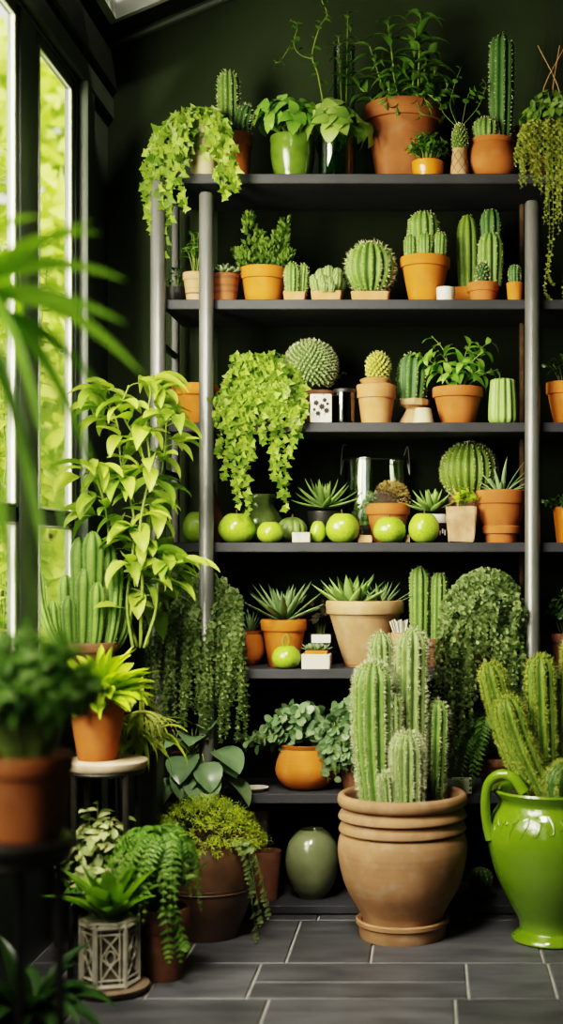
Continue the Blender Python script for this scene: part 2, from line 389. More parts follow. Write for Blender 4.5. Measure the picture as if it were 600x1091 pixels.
# ---------------------------------------------------------------- cacti
def spines_mesh(mb, P, D, L, w):
    n = len(P); pr = nrm(np.cross(D, RNG.normal(size=(n, 3)))) * w
    V = np.stack([P - pr, P + pr, P + D * L[:, None]], 1).reshape(-1, 3)
    mb.add(V, np.arange(n * 3).reshape(-1, 3))
def cactus(parent, base, tip, r, ribs=10, depth=.2, mat='cac', sp='spine', sl=.012, ns=4, step=.012, ctrl=None, ball=False, taper=.85, dome=1.2, name='cactus', rings=30, sw=.0010, spread=.8, sharp=.8, wob=0.0):
    base = np.array(base, float); tip = np.array(tip, float)
    ctrl = (base + tip) / 2 if ctrl is None else np.array(ctrl, float)
    Pd = bez(base, ctrl, tip, 60); seg = np.linalg.norm(np.diff(Pd, axis=0), axis=1); cum = np.concatenate([[0], np.cumsum(seg)]); Ls = cum[-1]
    def at(s): return np.array([np.interp(s, cum, Pd[:, k]) for k in range(3)])
    if ball: ss = Ls * (1 - np.cos(np.linspace(.12 * pi, pi, rings))) / 2
    else:
        dl = min(r * dome, Ls * .6); ss = np.concatenate([np.linspace(0, Ls - dl, rings - 9, endpoint=False), Ls - dl + dl * np.sin(np.linspace(0, pi / 2, 10))])
    def rad(s):
        if ball: return r * sqrt(max(0, 1 - (2 * s / Ls - 1) ** 2))
        q = taper + (1 - taper) * min(1, s / (Ls * .45)) + wob * sin(s / Ls * 9)
        if s > Ls - dl: q *= sqrt(max(0, 1 - ((s - Ls + dl) / dl) ** 2))
        return r * q
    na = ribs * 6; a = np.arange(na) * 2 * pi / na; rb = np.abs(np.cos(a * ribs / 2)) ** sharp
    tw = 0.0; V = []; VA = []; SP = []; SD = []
    ref = np.array([0, 1.0, 0]); nexts = 0
    for i, s in enumerate(ss):
        p = at(s); T = nrm(at(min(Ls, s + Ls * .02)) - at(max(0, s - Ls * .02)))
        e1 = nrm(np.cross(ref, T)); e2 = np.cross(T, e1); R = rad(s)
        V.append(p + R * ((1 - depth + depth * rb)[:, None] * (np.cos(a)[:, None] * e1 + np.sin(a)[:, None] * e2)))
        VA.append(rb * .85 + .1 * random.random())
    s = step * .5
    if sp:
        while s < Ls:
            p = at(s); T = nrm(at(min(Ls, s + Ls * .02)) - at(max(0, s - Ls * .02))); e1 = nrm(np.cross(ref, T)); e2 = np.cross(T, e1); R = rad(s)
            slope = (rad(min(Ls, s + Ls * .01)) - rad(max(0, s - Ls * .01))) / (Ls * .02)
            nr = ribs if R > r * .35 else max(3, ribs // 2)
            for k in range(nr):
                aa = k * 2 * pi / nr + (0 if nr == ribs else .3); o = cos(aa) * e1 + sin(aa) * e2; out = nrm(o - T * np.clip(slope, -4, 1))
                for _ in range(ns): SP.append(p + o * R * .99 + T * rnd(-.3, .3) * step); SD.append(nrm(out + rdir() * spread))
            s += step * (1 if R > r * .6 else .7)
    Fc = []
    for i in range(len(ss) - 1):
        for k in range(na):
            k2 = (k + 1) % na; Fc.append((i * na + k, i * na + k2, (i + 1) * na + k2, (i + 1) * na + k))
    Fc.append(tuple((len(ss) - 1) * na + k for k in range(na)))
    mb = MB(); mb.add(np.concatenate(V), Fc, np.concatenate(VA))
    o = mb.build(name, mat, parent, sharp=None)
    if sp and SP:
        m2 = MB(); n = len(SP); spines_mesh(m2, np.array(SP), np.array(SD), sl * RNG.uniform(.6, 1.25, n), sw)
        m2.build('spines', sp, o, smooth=False)
    return o
def tubercle_ball(parent, c, R, n=420, mat='cac_y', sp='spine', sl=.008, ns=5, h=.14, sz=(1, 1, 1), name='cactus', sw=.0009, bot=-.75):
    i = np.arange(n) + .5; zz = 1 - 2 * i / n; th = i * 2.399963; rr = np.sqrt(1 - zz ** 2)
    D = np.stack([rr * np.cos(th), rr * np.sin(th), zz], 1); D = D[D[:, 2] > bot]; n = len(D); sz = np.array(sz, float)
    mb = MB(); c = np.array(c, float)
    pr = [(R * .97 * sin(k * pi / 14), -R * .97 * cos(k * pi / 14)) for k in range(0, 15)]
    lathe(mb, pr, 30, var=.05); mb.v[0][:] = mb.v[0] * sz + c
    k = 6; br = R * 3.3 / sqrt(n * 2 / (1 - bot)) * .56; a = np.arange(k) * 2 * pi / k
    T = np.concatenate([np.stack([np.zeros(k), np.cos(a), np.sin(a)], 1), np.stack([np.full(k, .75), .6 * np.cos(a), .6 * np.sin(a)], 1), [[1, 0, 0]]])
    Sd = nrm(np.cross(D, [[.12, .3, 1]])); U = np.cross(D, Sd)
    P = D[:, None] * (R * .96 + T[None, :, 0:1] * R * h) + Sd[:, None] * T[None, :, 1:2] * br + U[:, None] * T[None, :, 2:3] * br
    Fc = [(j, (j + 1) % k, k + (j + 1) % k, k + j) for j in range(k)]; F3 = [(k + j, k + (j + 1) % k, 2 * k) for j in range(k)]
    P = P.reshape(-1, 3) * sz + c; kk = 2 * k + 1; off = (np.arange(n) * kk)[:, None, None]
    va = np.tile(np.concatenate([np.full(k, .15), np.full(k, .65), [1.0]]), n)
    FF = (np.array(Fc)[None] + off).reshape(-1, 4).tolist() + (np.array(F3)[None] + off).reshape(-1, 3).tolist()
    mb.add(P, FF, va)
    o = mb.build(name, mat, parent, sharp=None)
    if sp:
        m2 = MB(); tips = (D * (R * .96 + R * h)) * sz + c
        PP = np.repeat(tips, ns, 0); DD = nrm(np.repeat(D, ns, 0) * .6 + RNG.normal(size=(n * ns, 3)) * .7)
        spines_mesh(m2, PP, DD, sl * RNG.uniform(.6, 1.2, n * ns), sw); m2.build('spines', sp, o, smooth=False)
    return o

# ---------------------------------------------------------------- foliage builders (all in the thing's own space)
def bush(parent, z0, n, hx, hy, h, nleaf, L, W, T=T_OV, mats=('mid', 'stem'), r0=.01, up=.35, ang=1.0, grav=.15, t0=.25, sr=.0016, flat=.2, name='foliage', hmin=.55, cx=0, cy=0, taper=.3, front=0.0, jit=.25):
    mb = MB(); lv = Lv()
    for i in range(n):
        az = i * 2.4 + rnd(-.3, .3); q = sqrt((i + .5) / n)
        if sin(az) > 0 and random.random() < front: az = -az
        p0 = np.array([r0 * cos(az) * q, r0 * sin(az) * q, z0])
        p2 = np.array([cx * q + hx * cos(az) * q, cy * q + hy * sin(az) * q, z0 + h * (1 - .55 * q ** 2) * rnd(hmin + .2, 1)])
        p1 = p0 * .6 + p2 * .4 + np.array([0, 0, h * up])
        P = bez(p0, p1, p2, 9); tube(mb, P, sr, sr * .5, 4, .5, 1, False)
        along(lv, P, nleaf, L, W, t0, ang, grav, None, taper, flat, jit)
    lv.flush(mb, T, 0)
    return mb.build(name, list(mats), parent, sharp=None)
def trailing(parent, starts, mats=('ivy', 'stem'), T=T_IV, L=.03, W=.03, gap=.018, sr=.0012, name='trailing_stems', ang=1.2, grav=.3, flat=.7, taper=.15, double=1, var=(.1, .9)):
    """starts: list of control-point lists; each becomes a leafy strand"""
    mb = MB(); lv = Lv()
    for pts in starts:
        ln = sum(np.linalg.norm(np.subtract(a, b)) for a, b in zip(pts[:-1], pts[1:]))
        P = spline(pts, max(8, int(ln / .015))); tube(mb, P, sr, sr * .5, 4, .5, 1, False)
        for _ in range(double): along(lv, P, max(3, int(ln / gap)), L, W, .03, ang, grav, None, taper, flat, .35, var)
    lv.flush(mb, T, 0)
    return mb.build(name, list(mats), parent, sharp=None)
def rosette(parent, c, n, L, W, mat='succ', el0=1.35, el1=.1, droop=-.3, shape='agave', thick=.35, name='rosette', fold=.5, lmin=.45, ry=1.0):
    mb = MB()
    for i in range(n):
        q = i / (n - 1); az = i * 2.39996 + rnd(-.15, .15); el = el0 + (el1 - el0) * q + rnd(-.08, .08); k = lmin + (1 - lmin) * sin(min(1, q * 1.3) * pi / 2)
        p = np.array(c, float) + np.array([cos(az), sin(az), 0]) * W * .25 * q
        leaf(mb, p, az, el, L * k * rnd(.9, 1.1), W * (.6 + .4 * q), droop, shape, fold, 8, rnd(.25, .75) + .2 * (1 - q), 0, thick)
    return mb.build(name, mat, parent, sharp=None)
def frond(mb, lv, pts, n, L, W, ang=1.15, w_at=lambda t: sin(pi * (t * .9 + .08)) ** .7, mi=1, sr=.001):
    P = spline(pts, 14); tube(mb, P, sr, sr * .4, 4, .5, mi, False)
    for i in range(n):
        t = .08 + .92 * (i + .5) / n; p, T = interp(P, t)
        s = nrm(np.cross(T, (0, 0, 1.0)) + 1e-4); nn = np.cross(s, T)
        for sg in (-1, 1):
            D = nrm(T * cos(ang) + s * sg * sin(ang) - np.array([0, 0, .15])); k = w_at(t)
            lv.add(p, D, nn + rdir() * .15, L * k, W * (.5 + .5 * k))
def ferny(parent, z0, n, hx, hy, h, drop, npin, L, W, mats=('fern', 'stem'), T=T_LA, name='fronds', cx=0, cy=0, front=0):
    mb = MB(); lv = Lv()
    for i in range(n):
        az = i * 2.4 + rnd(-.3, .3); q = sqrt((i + .7) / n)
        if sin(az) > 0 and random.random() < front: az = -az
        ex, ey = hx * cos(az) * q, hy * sin(az) * q; hh = h * rnd(.75, 1)
        pts = [(0, 0, z0), (ex * .35, ey * .35, z0 + hh * .75), (ex * .72 + cx * .5, ey * .72 + cy * .5, z0 + hh * (1 - .3 * q)), (ex + cx, ey + cy, z0 + hh * (1 - .6 * q) - drop * q)]
        frond(mb, lv, pts, npin, L, W)
    lv.flush(mb, T, 0)
    return mb.build(name, list(mats), parent, sharp=None)
def tuft(parent, c, rx, ry, rz, n, L, W, mat='moss', name='foliage', T=T_DI, outw=1.0, low=-.1, jit=.6):
    """mound of fine leaves on a dome"""
    mb = MB(); lv = Lv(); c = np.array(c, float)
    for _ in range(n):
        d = rdir()
        if d[2] < low: d[2] = -d[2] * .6
        rr = rnd(.72, 1.0); p = c + d * np.array([rx, ry, rz]) * rr
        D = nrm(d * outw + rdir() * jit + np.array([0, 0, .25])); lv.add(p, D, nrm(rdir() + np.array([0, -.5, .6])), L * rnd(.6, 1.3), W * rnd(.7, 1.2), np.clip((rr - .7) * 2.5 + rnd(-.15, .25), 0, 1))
    lv.flush(mb, T, 0)
    return mb.build(name, mat, parent, sharp=None)
# ---------------------------------------------------------------- room shell
XL = -0.94; XR = 1.25; YB = 3.95; YF = -0.7
def ceil_z(x): return 2.44 + .42 * (x + .94)
def struct(o): o['kind'] = 'structure'; return o
M['wall'] = surf('dark green wall', (.036, .050, .025), (.029, .041, .020), .85, scale=3, spec=.12, bump=.12, bscale=80)
M['panel'] = surf('black green shade panel', (.009, .0125, .005), (.006, .009, .0035), .9, scale=3, spec=.08)  # near-black colour stands in for the shade behind the shelves
M['frame'] = surf('grey green window frame', (.075, .095, .075), (.06, .078, .06), .4, scale=5)
M['beadm'] = surf('pale glazing bead', (.75, .74, .62), (.65, .64, .55), .5)
M['ceil'] = surf('black green ceiling', (.012, .016, .011), (.009, .012, .008), .6, scale=4)
M['skyframe'] = surf('white skylight frame', (.75, .75, .74), (.65, .65, .64), .4)
M['grout'] = surf('pale grout', (.34, .33, .32), (.26, .25, .24), .9, scale=30)
def tile_mat():
    m, nt, out = new_mat('slate tile')
    b = N(nt, 'ShaderNodeBsdfPrincipled', **{'Roughness': .5}); b.inputs['Specular IOR Level'].default_value = .35
    tc = N(nt, 'ShaderNodeTexCoord'); mp = N(nt, 'ShaderNodeMapping'); mp.inputs['Scale'].default_value = (4, 11, 4)
    nt.links.new(tc.outputs['Object'], mp.inputs['Vector'])
    nz = N(nt, 'ShaderNodeTexNoise'); nz.inputs['Scale'].default_value = 1.6; nz.inputs['Detail'].default_value = 7
    nt.links.new(mp.outputs['Vector'], nz.inputs['Vector'])
    cr = N(nt, 'ShaderNodeValToRGB'); cr.color_ramp.elements[0].position = .3; cr.color_ramp.elements[1].position = .72
    cr.color_ramp.elements[0].color = (.044, .045, .053, 1); cr.color_ramp.elements[1].color = (.100, .101, .114, 1)
    nt.links.new(nz.outputs['Fac'], cr.inputs['Fac'])
    at = N(nt, 'ShaderNodeAttribute'); at.attribute_name = 'var'
    hs = N(nt, 'ShaderNodeHueSaturation'); ma = N(nt, 'ShaderNodeMath', operation='MULTIPLY_ADD'); ma.inputs[1].default_value = .5; ma.inputs[2].default_value = .75
    nt.links.new(at.outputs['Fac'], ma.inputs[0]); nt.links.new(ma.outputs[0], hs.inputs['Value']); nt.links.new(cr.outputs['Color'], hs.inputs['Color'])
    nt.links.new(hs.outputs['Color'], b.inputs['Base Color'])
    bp = N(nt, 'ShaderNodeBump'); bp.inputs['Strength'].default_value = .25; bp.inputs['Distance'].default_value = .004
    nt.links.new(nz.outputs['Fac'], bp.inputs['Height']); nt.links.new(bp.outputs['Normal'], b.inputs['Normal'])
    nt.links.new(b.outputs[0], out.inputs[0]); return m
M['tile'] = tile_mat()
mb = MB(); g = .0028
mb.add([(XL, YF, -.004), (XR, YF, -.004), (XR, YB, -.004), (XL, YB, -.004)], [(0, 1, 2, 3)], .5, 1)
def tile(x0, x1, y0, y1):
    x0 = max(x0, XL); x1 = min(x1, XR)
    if x1 - x0 < .01: return
    v = random.random(); e = .0025
    A = [(x0 + g, y0 + g, -.003), (x1 - g, y0 + g, -.003), (x1 - g, y1 - g, -.003), (x0 + g, y1 - g, -.003)]
    B = [(x0 + g + e, y0 + g + e, 0), (x1 - g - e, y0 + g + e, 0), (x1 - g - e, y1 - g - e, 0), (x0 + g + e, y1 - g - e, 0)]
    mb.add(A + B, [(4, 5, 6, 7), (0, 1, 5, 4), (1, 2, 6, 5), (2, 3, 7, 6), (3, 0, 4, 7)], v, 0)
def row(y0, y1, xs):
    for a, b in zip(xs[:-1], xs[1:]): tile(a, b, y0, y1)
row(3.191, 3.575, [-1.0, -.80, -.585, -.343, -.144, .264, .47, .68, .9, 1.3])
row(3.575, YB, [-1.0, -.7, -.3, .1, .5, .9, 1.3])
row(2.93, 3.191, [-1.0, -.84, -.62, -.40]); row(2.93, 3.191, [.08, .272, .48, .7, .92, 1.3])
row(3.045, 3.191, [-.40, .08]); row(2.93, 3.045, [-.40, .08])
y = 2.93; k = 0
while y > YF:
    row(max(YF, y - .28), y, [-1.0] + [-.75 + .2 * (k % 2) + .4 * i for i in range(6)]); y -= .28; k += 1
struct(mb.build('floor', ['tile', 'grout'], smooth=False))
def quadslab(name, mat, boxes, b=.002):
    mb = MB()
    for bx in boxes: box(mb, *bx, b)
    return struct(mb.build(name, mat, sharp=30))
quadslab('wall_back', 'wall', [(XL - .1, XR + .1, YB, YB + .1, -.05, 3.5)])
quadslab('wall_right', 'wall', [(XR, XR + .1, YF - .1, YB + .05, -.05, 3.5)])
quadslab('wall_front', 'wall', [(XL - .1, XR + .1, YF - .1, YF, -.05, 3.5)])
HEAD = 2.193; SILL = .60
# left wall: unseen plinth raised to darken the lower left, header, end pier (the openings between the mullions hold the windows)
panes = [(3.24, 3.60), (2.42, 3.115), (1.72, 2.36), (1.0, 1.66), (.3, .94), (-.5, .24)]
bx = [(XL - .03, XL, YF, YB, -.05, SILL), (XL - .03, XL, YF, YB, HEAD + .02, 2.6), (XL - .03, XL, 3.60, YB, SILL, HEAD + .02), (XL - .03, XL, YF, -.5, SILL, HEAD + .02)]
for (a0, a1), (b0, b1) in zip(panes[1:], panes[:-1]): bx.append((XL - .03, XL, a1, b0, SILL, HEAD + .02))
quadslab('wall_left', 'frame', bx)
for i, (y0, y1) in enumerate(panes):
    mb = MB(); f = .028; zt0, zt1 = 1.03, 1.068
    xa, xb = XL - .024, XL - .004
    for (a, b, c, d) in ((y0, y0 + f, SILL, HEAD + .02), (y1 - f, y1, SILL, HEAD + .02), (y0, y1, SILL, SILL + f), (y0, y1, HEAD - .01, HEAD + .02), (y0, y1, zt0, zt1)):
        box(mb, xa, xb, a, b, c, d, .003)
    fr = struct(mb.build('window_%d' % (i + 1), 'frame', sharp=30))
    mb = MB()
    for (z0, z1) in ((SILL + f, zt0), (zt1, HEAD - .01)):
        for (a, b, c, d) in ((y1 - f - .014, y1 - f, z0, z1), (y0 + f, y0 + f + .010, z0, z1), (y0 + f, y1 - f, z1 - .006, z1), (y0 + f, y1 - f, z0, z0 + .006)):
            box(mb, xb - .006, xb + .002, a, b, c, d, .001)
    mb.build('glazing_bead', 'beadm', fr, sharp=30)
    mb = MB(); xg = XL - .012
    mb.add([(xg, y0 + f, SILL), (xg, y1 - f, SILL), (xg, y1 - f, HEAD), (xg, y0 + f, HEAD)], [(0, 1, 2, 3)])
    mb.build('glass', 'pane', fr, smooth=False)
# sloping ceiling with a skylight opening
SK = (-.905, -.45, 3.40, 3.835)
mb = MB()
def slab(x0, x1, y0, y1, t=.08):
    V = []
    for dz in (0, t):
        V += [(x0, y0, ceil_z(x0) + dz), (x1, y0, ceil_z(x1) + dz), (x1, y1, ceil_z(x1) + dz), (x0, y1, ceil_z(x0) + dz)]
    mb.add(V, [(0, 3, 2, 1), (4, 5, 6, 7), (0, 1, 5, 4), (1, 2, 6, 5), (2, 3, 7, 6), (3, 0, 4, 7)])
slab(XL - .1, SK[0], YF - .1, YB + .1); slab(SK[1], XR + .1, YF - .1, YB + .1); slab(SK[0], SK[1], YF - .1, SK[2]); slab(SK[0], SK[1], SK[3], YB + .1)
struct(mb.build('ceiling', 'ceil', smooth=False))
mb = MB()
def sbar(x0, x1, y0, y1, z0, z1):
    V = []
    for dz in (z0, z1): V += [(x0, y0, ceil_z(x0) + dz), (x1, y0, ceil_z(x1) + dz), (x1, y1, ceil_z(x1) + dz), (x0, y1, ceil_z(x0) + dz)]
    mb.add(V, [(0, 3, 2, 1), (4, 5, 6, 7), (0, 1, 5, 4), (1, 2, 6, 5), (2, 3, 7, 6), (3, 0, 4, 7)])
w = .02
sbar(SK[0], SK[0] + w, SK[2], SK[3], .0, .075); sbar(SK[1] - w, SK[1], SK[2], SK[3], .0, .075); sbar(SK[0], SK[1], SK[3] - w, SK[3], .0, .075); sbar(SK[0], SK[1], SK[2], SK[2] + w, .0, .075)
sbar(SK[0] + w, SK[1] - w, SK[3] - w - .05, SK[3] - w - .03, .05, .075)
fr = struct(mb.build('window_7', 'skyframe', smooth=False))
mb = MB(); mb.add([(SK[0], SK[2], ceil_z(SK[0]) + .078), (SK[1], SK[2], ceil_z(SK[1]) + .078), (SK[1], SK[3], ceil_z(SK[1]) + .078), (SK[0], SK[3], ceil_z(SK[0]) + .078)], [(0, 1, 2, 3)])
mb.build('glass', 'pane', fr, smooth=False)
mb = MB(); tube(mb, [(XL, YB - .018, ceil_z(XL) - .012), (XR, YB - .018, ceil_z(XR) - .012)], .013, None, 8); struct(mb.build('trim_1', 'frame'))
mb = MB(); box(mb, XL, XL + .028, YF, YB, 2.30, 2.40, .006); struct(mb.build('trim_2', 'ceil', sharp=30))
mb = MB(); box(mb, XL, XL + .018, YF, YB, 2.222, 2.285, .004); struct(mb.build('trim_3', 'frame', sharp=30))
mb = MB(); box(mb, XL, XL + .016, 3.62, 3.735, .0, 2.222, .004); box(mb, XL, XL + .028, 3.615, 3.64, 0, 2.222, .004); struct(mb.build('trim_4', 'frame', sharp=30))

# ---------------------------------------------------------------- garden outside the windows
mb = MB(); mb.add([(-9, -3, -.06), (XL - .1, -3, -.06), (XL - .1, 14, -.06), (-9, 14, -.06)], [(0, 1, 2, 3)])
M['lawn'] = surf('lawn', (.20, .30, .05), (.12, .2, .03), .9, scale=3)
struct(mb.build('ground_outside', 'lawn', smooth=False))
def shrub(px, d, z, rx, ry, rz, n, L, label, mat='hedge'):
    t = thing('garden_shrub', label, 'shrub', (X(px, d), d, -.05), 'shrubs outside the window')
    tuft(t, (0, 0, z), rx, ry, rz, n, L, L * .7, mat, 'foliage', T_OV, .5, -1, 1.0)
    mb = MB(); tube(mb, [(0, 0, 0), (.02, 0, z * .5), (0, .02, z)], .05, .03, 8); mb.build('trunk', 'bark', t)
    return t
shrub(8, 4.75, 1.05, .26, .34, .80, 1100, .085, 'leafy sunlit shrub behind the left window pane')
shrub(56, 5.75, 1.35, .30, .50, 1.25, 1700, .11, 'tall sunlit shrub behind the right window pane')
shrub(20, 7.6, 2.3, .75, .8, 1.7, 1700, .17, 'tall sunlit tree furthest behind the window panes')
t = thing('climbing_vine', 'leafy vine climbing outside against the right window pane', 'vine', (XL - .2, 3.75, -.05))
st = []
for k in range(9):
    x0, y0 = rnd(-.06, .02), rnd(-.22, .25)
    st.append([(x0, y0, 0), (x0 + rnd(-.03, .03), y0 + rnd(-.05, .05), .7), (x0 + rnd(-.05, .05), y0 + rnd(-.08, .08), 1.4), (x0, y0 + rnd(-.12, .12), rnd(1.7, 2.25))])
trailing(t, st, ('hedge', 'stem'), T_HE, .06, .055, .05, .003, 'vine_stems', 1.3, .2, 0)

# ---------------------------------------------------------------- shelf unit
ZS = {1: Z(185, 3.625), 2: Z(319, 3.625), 3: Z(450, 3.625), 4: Z(578, 3.625), 5: Z(713, 3.625), 6: Z(846, 3.625), 7: Z(965, 3.625)}
YS0, YS1 = 3.625, 3.90
sh = thing('shelf_unit', 'tall dark grey metal shelf unit with round posts and seven boards against the green wall', 'shelf', (0, YS0, 0))
xl, xr = X(174, YS0), X(668, YS0)
for k, z in ZS.items():
    mb = MB(); th = .026 if k < 7 else .022
    x0 = X(250, YS0) if k == 1 else xl
    if k == 1: x0 = X(172, YS0)
    box(mb, x0, xr, 0, YS1 - YS0, z - th, z, .002)
    mb.build('shelf_board', 'board', sh, sharp=30)
def post(px, y, r, ytop, zb=0.0, mat='metal', name='post'):
    mb = MB(); d = YS0 + y; zt = Z(ytop, d); x = X(px, d)
    lathe(mb, [(0, zb), (r, zb), (r, zt - r * .4), (r * .8, zt - r * .1), (0, zt)], 24, x, y)
    return mb.build(name, mat, sh)
post(168.5, -.012, .0205, 192); post(220, -.014, .0195, 205); post(567.5, -.014, .0205, 214)
for px in (187, 557.5, 640):
    mb = MB(); d = YS0 + .255; x = X(px, d); box(mb, x - .010, x + .010, .245, .268, 0, ZS[1] - .02, .002); mb.build('back_post', 'dark', sh, sharp=30)
for z in (Z(375, 3.8), Z(505, 3.8), Z(640, 3.8), Z(775, 3.8)):
    mb = MB(); x0 = X(168.5, YS0); tube(mb, [(x0, .0, z), (X(187, 3.88), .255, z)], .009, None, 8); mb.build('side_brace', 'dark', sh)
mb = MB(); d = YS0 + .22; x = X(556, d); box(mb, x - .006, x + .006, .21, .235, 0, ZS[1] - .02, .002); mb.build('inner_upright', 'bark', sh, sharp=30)
mb = MB(); box(mb, X(232, 3.9), xr, .271, .279, ZS[7], ZS[1] - .03, .001); mb.build('shade_panel', 'panel', sh, sharp=30)  # added dark sheet in place of the shade inside the shelf

# ---------------------------------------------------------------- camera
cam = bpy.data.cameras.new('camera'); co = bpy.data.objects.new('camera', cam); COL.objects.link(co)
co.location = (0, 0, CZ); co.rotation_euler = (radians(90), 0, 0)
cam.sensor_fit = 'VERTICAL'; cam.sensor_height = 36.0; cam.sensor_width = 36.0; cam.lens = F / 1091 * 36
cam.shift_x = (300 - VX) / 1091.0; cam.shift_y = (VY - 545.5) / 1091.0
cam.clip_start = .05; cam.clip_end = 60
cam.dof.use_dof = True; cam.dof.focus_distance = 3.62; cam.dof.aperture_fstop = 1.6
bpy.context.scene.camera = co

# ---------------------------------------------------------------- light
sc = bpy.context.scene
w = bpy.data.worlds.new('sky'); sc.world = w; w.use_nodes = True
nt = w.node_tree; nt.nodes.clear()
out = nt.nodes.new('ShaderNodeOutputWorld'); bg = nt.nodes.new('ShaderNodeBackground')
bg.inputs['Color'].default_value = (1.0, .97, .86, 1); bg.inputs['Strength'].default_value = 6.0
nt.links.new(bg.outputs[0], out.inputs[0])
def area(name, loc, target, sx, sy, power, col, spread=180.0):
    l = bpy.data.lights.new(name, 'AREA'); l.shape = 'RECTANGLE'; l.size = sx; l.size_y = sy; l.energy = power; l.color = col; l.spread = radians(spread)
    o = bpy.data.objects.new(name, l); COL.objects.link(o); o.location = loc
    from mathutils import Vector
    o.rotation_euler = (Vector(target) - Vector(loc)).to_track_quat('-Z', 'Y').to_euler(); return o
area('window_daylight', (-1.5, 1.75, 1.9), (.1, 3.65, 1.38), 1.3, 1.1, 175, (1, .89, .71), 120)
area('window_fill_low', (-1.4, 2.7, 1.2), (0, 3.2, .4), .5, 1.0, 5, (1, .95, .8))  # weak fill lamp added outside the panes for the lower left
area('window_fill_far', (-1.2, 2.25, 1.65), (-.2, 3.95, 1.5), .4, 1.3, 170, (1, .92, .70))  # fill lamp added outside the panes to brighten the back wall
area('window_fill_near', (-1.4, 1.15, 1.5), (-.5, 2.0, .85), .6, .8, 110, (1, .93, .74))  # added fill lamp, lifts the plants at the near left
area('overhead_fill', (-.55, 2.0, 2.50), (-.50, 3.4, .55), .45, .45, 50, (1, .93, .78), 78)  # added fill lamp below the closed ceiling, top light for the lower left plants
sn = bpy.data.lights.new('sun', 'SUN'); sn.energy = 34.0; sn.angle = radians(4); sn.color = (1, .93, .75)
so = bpy.data.objects.new('sun', sn); COL.objects.link(so)
from mathutils import Vector
so.rotation_euler = Vector((-.55, .5, -.75)).to_track_quat('-Z', 'Y').to_euler(); so.location = (-3, 0, 5)
sc.view_settings.view_transform = 'Filmic'
try: sc.view_settings.look = 'High Contrast'
except Exception: pass
sc.view_settings.exposure = -1.88
sc.cycles.use_denoising = True
sc.cycles.max_bounces = 8; sc.cycles.transparent_max_bounces = 24; sc.cycles.diffuse_bounces = 3; sc.cycles.glossy_bounces = 3
sc.cycles.caustics_reflective = False; sc.cycles.caustics_refractive = False; sc.cycles.sample_clamp_indirect = 4.0

t = thing('vine_sprig', 'green vine leaves resting on the skylight glass at its left corner', 'vine', (-.865, 3.70, ceil_z(-.865) + .085))
mb = MB(); lv = Lv()
for k in range(6): a = k * 1.1; lv.add((.03 * cos(a), .03 * sin(a), .014 + .003 * k), (cos(a), sin(a), .2), (0, 0, 1), .06, .05)
tube(mb, [(-.05, -.02, .012), (0, 0, .012), (.05, .03, .014)], .003, None, 6, .5, 1)
lv.flush(mb, T_HE, 0); mb.build('leaves', ['lime', 'stem'], t, sharp=None)
# ---------------------------------------------------------------- things on the shelves
def item(name, label, cat, px, k, rpx=20, dy=0.0, group=None, rotz=0):
    """stands on shelf k, its centre at pixel column px, its radius rpx pixels behind the board's front edge"""
    d = YS0 + .012 + rpx * .0025 + dy
    return thing(name, label, cat, (X(px, d), d, ZS[k]), group, rotz), S(d)
G6 = 'succulents and cacti in pots'
# ===== top board
o, u = item('cactus_pot', 'columnar cactus with a smaller arm in terracotta pot behind the ivy on the top shelf', 'potted cactus', 252, 1, 17, .06)
pot(o, 17 * u, 54 * u, 'terra', .78)
cactus(o, (-8 * u, 0, 48 * u), (-9 * u, 0, 122 * u), 11.5 * u, 11, .22, 'cac', 'spine', .008, 3, .011)
cactus(o, (7 * u, -.01, 48 * u), (13 * u, -.01, 84 * u), 9.5 * u, 10, .2, 'cac_d', 'spine', .008, 3, .011, ctrl=(4 * u, -.01, 66 * u))
o, u = item('potted_ivy', 'bright trailing ivy in a cream clay pot at the left end of the top shelf', 'potted plant', 217, 1, 19)
pot(o, 18 * u, 58 * u, 'cream', .72, style='plain')
st = []
for i in range(26):
    a = rnd(pi * .75, pi * 2.1); ex = rnd(-54, 42); q = rnd(.5, 1)
    st.append([(0, 0, 56 * u), (ex * .35 * u, -.03 * q, (66 + rnd(-4, 6)) * u), (ex * .75 * u, -.065 * q, (58 - abs(ex) * .3) * u), (ex * u, -.075 - .02 * rnd(0, 1), (34 - abs(ex) * .4 + rnd(-24, 6)) * u)])
for (x, zz, y) in ((-52, -52, -.05), (-46, -70, -.06), (-36, -88, -.05), (-56, -30, -.05), (-40, -38, -.07), (-30, -55, -.07), (-24, -20, -.08), (28, -30, -.09), (36, -12, -.09), (40, -22, -.09), (22, -10, -.09), (-48, -10, -.06), (-16, -42, -.08)):
    st.append([(0, 0, 56 * u), (x * .5 * u, y * .6, 60 * u), (x * .9 * u, y - .02, 30 * u), (x * 1.02 * u, y - .02, zz * .45 * u), (x * u + rnd(-.01, .01), y - .02, zz * u)])
trailing(o, st, ('ivy', 'stem'), T_IV, .027, .027, .013, .0011, 'ivy_stems', 1.2, .3, .8)
o, u = item('potted_plant', 'broad-leaved plant in a round green glazed pot on the top shelf', 'potted plant', 312, 1, 25)
pot(o, 24 * u, 46 * u, 'greenglaze', .74, style='bowl')
bush(o, 42 * u, 22, 48 * u, .075, 52 * u, 5, .066, .048, T_OV2, ('broad', 'stem'), .02, .3, 1.1, .35, .55, flat=.6, front=.4)
o, u = item('jar_plant', 'large pale-leaved plant with a climbing vine in a clear green glass jar', 'potted plant', 357, 1, 20, -.004)
mb = MB(); R = 17.5 * u; h = 43 * u
lathe(mb, [(0, .002), (R * .9, 0), (R, h * .04), (R, h * .95), (R * 1.06, h), (R * .97, h), (R * .95, h * .95), (R * .94, h * .08), (0, h * .07)], 36); mb.build('jar', 'gglass', o)
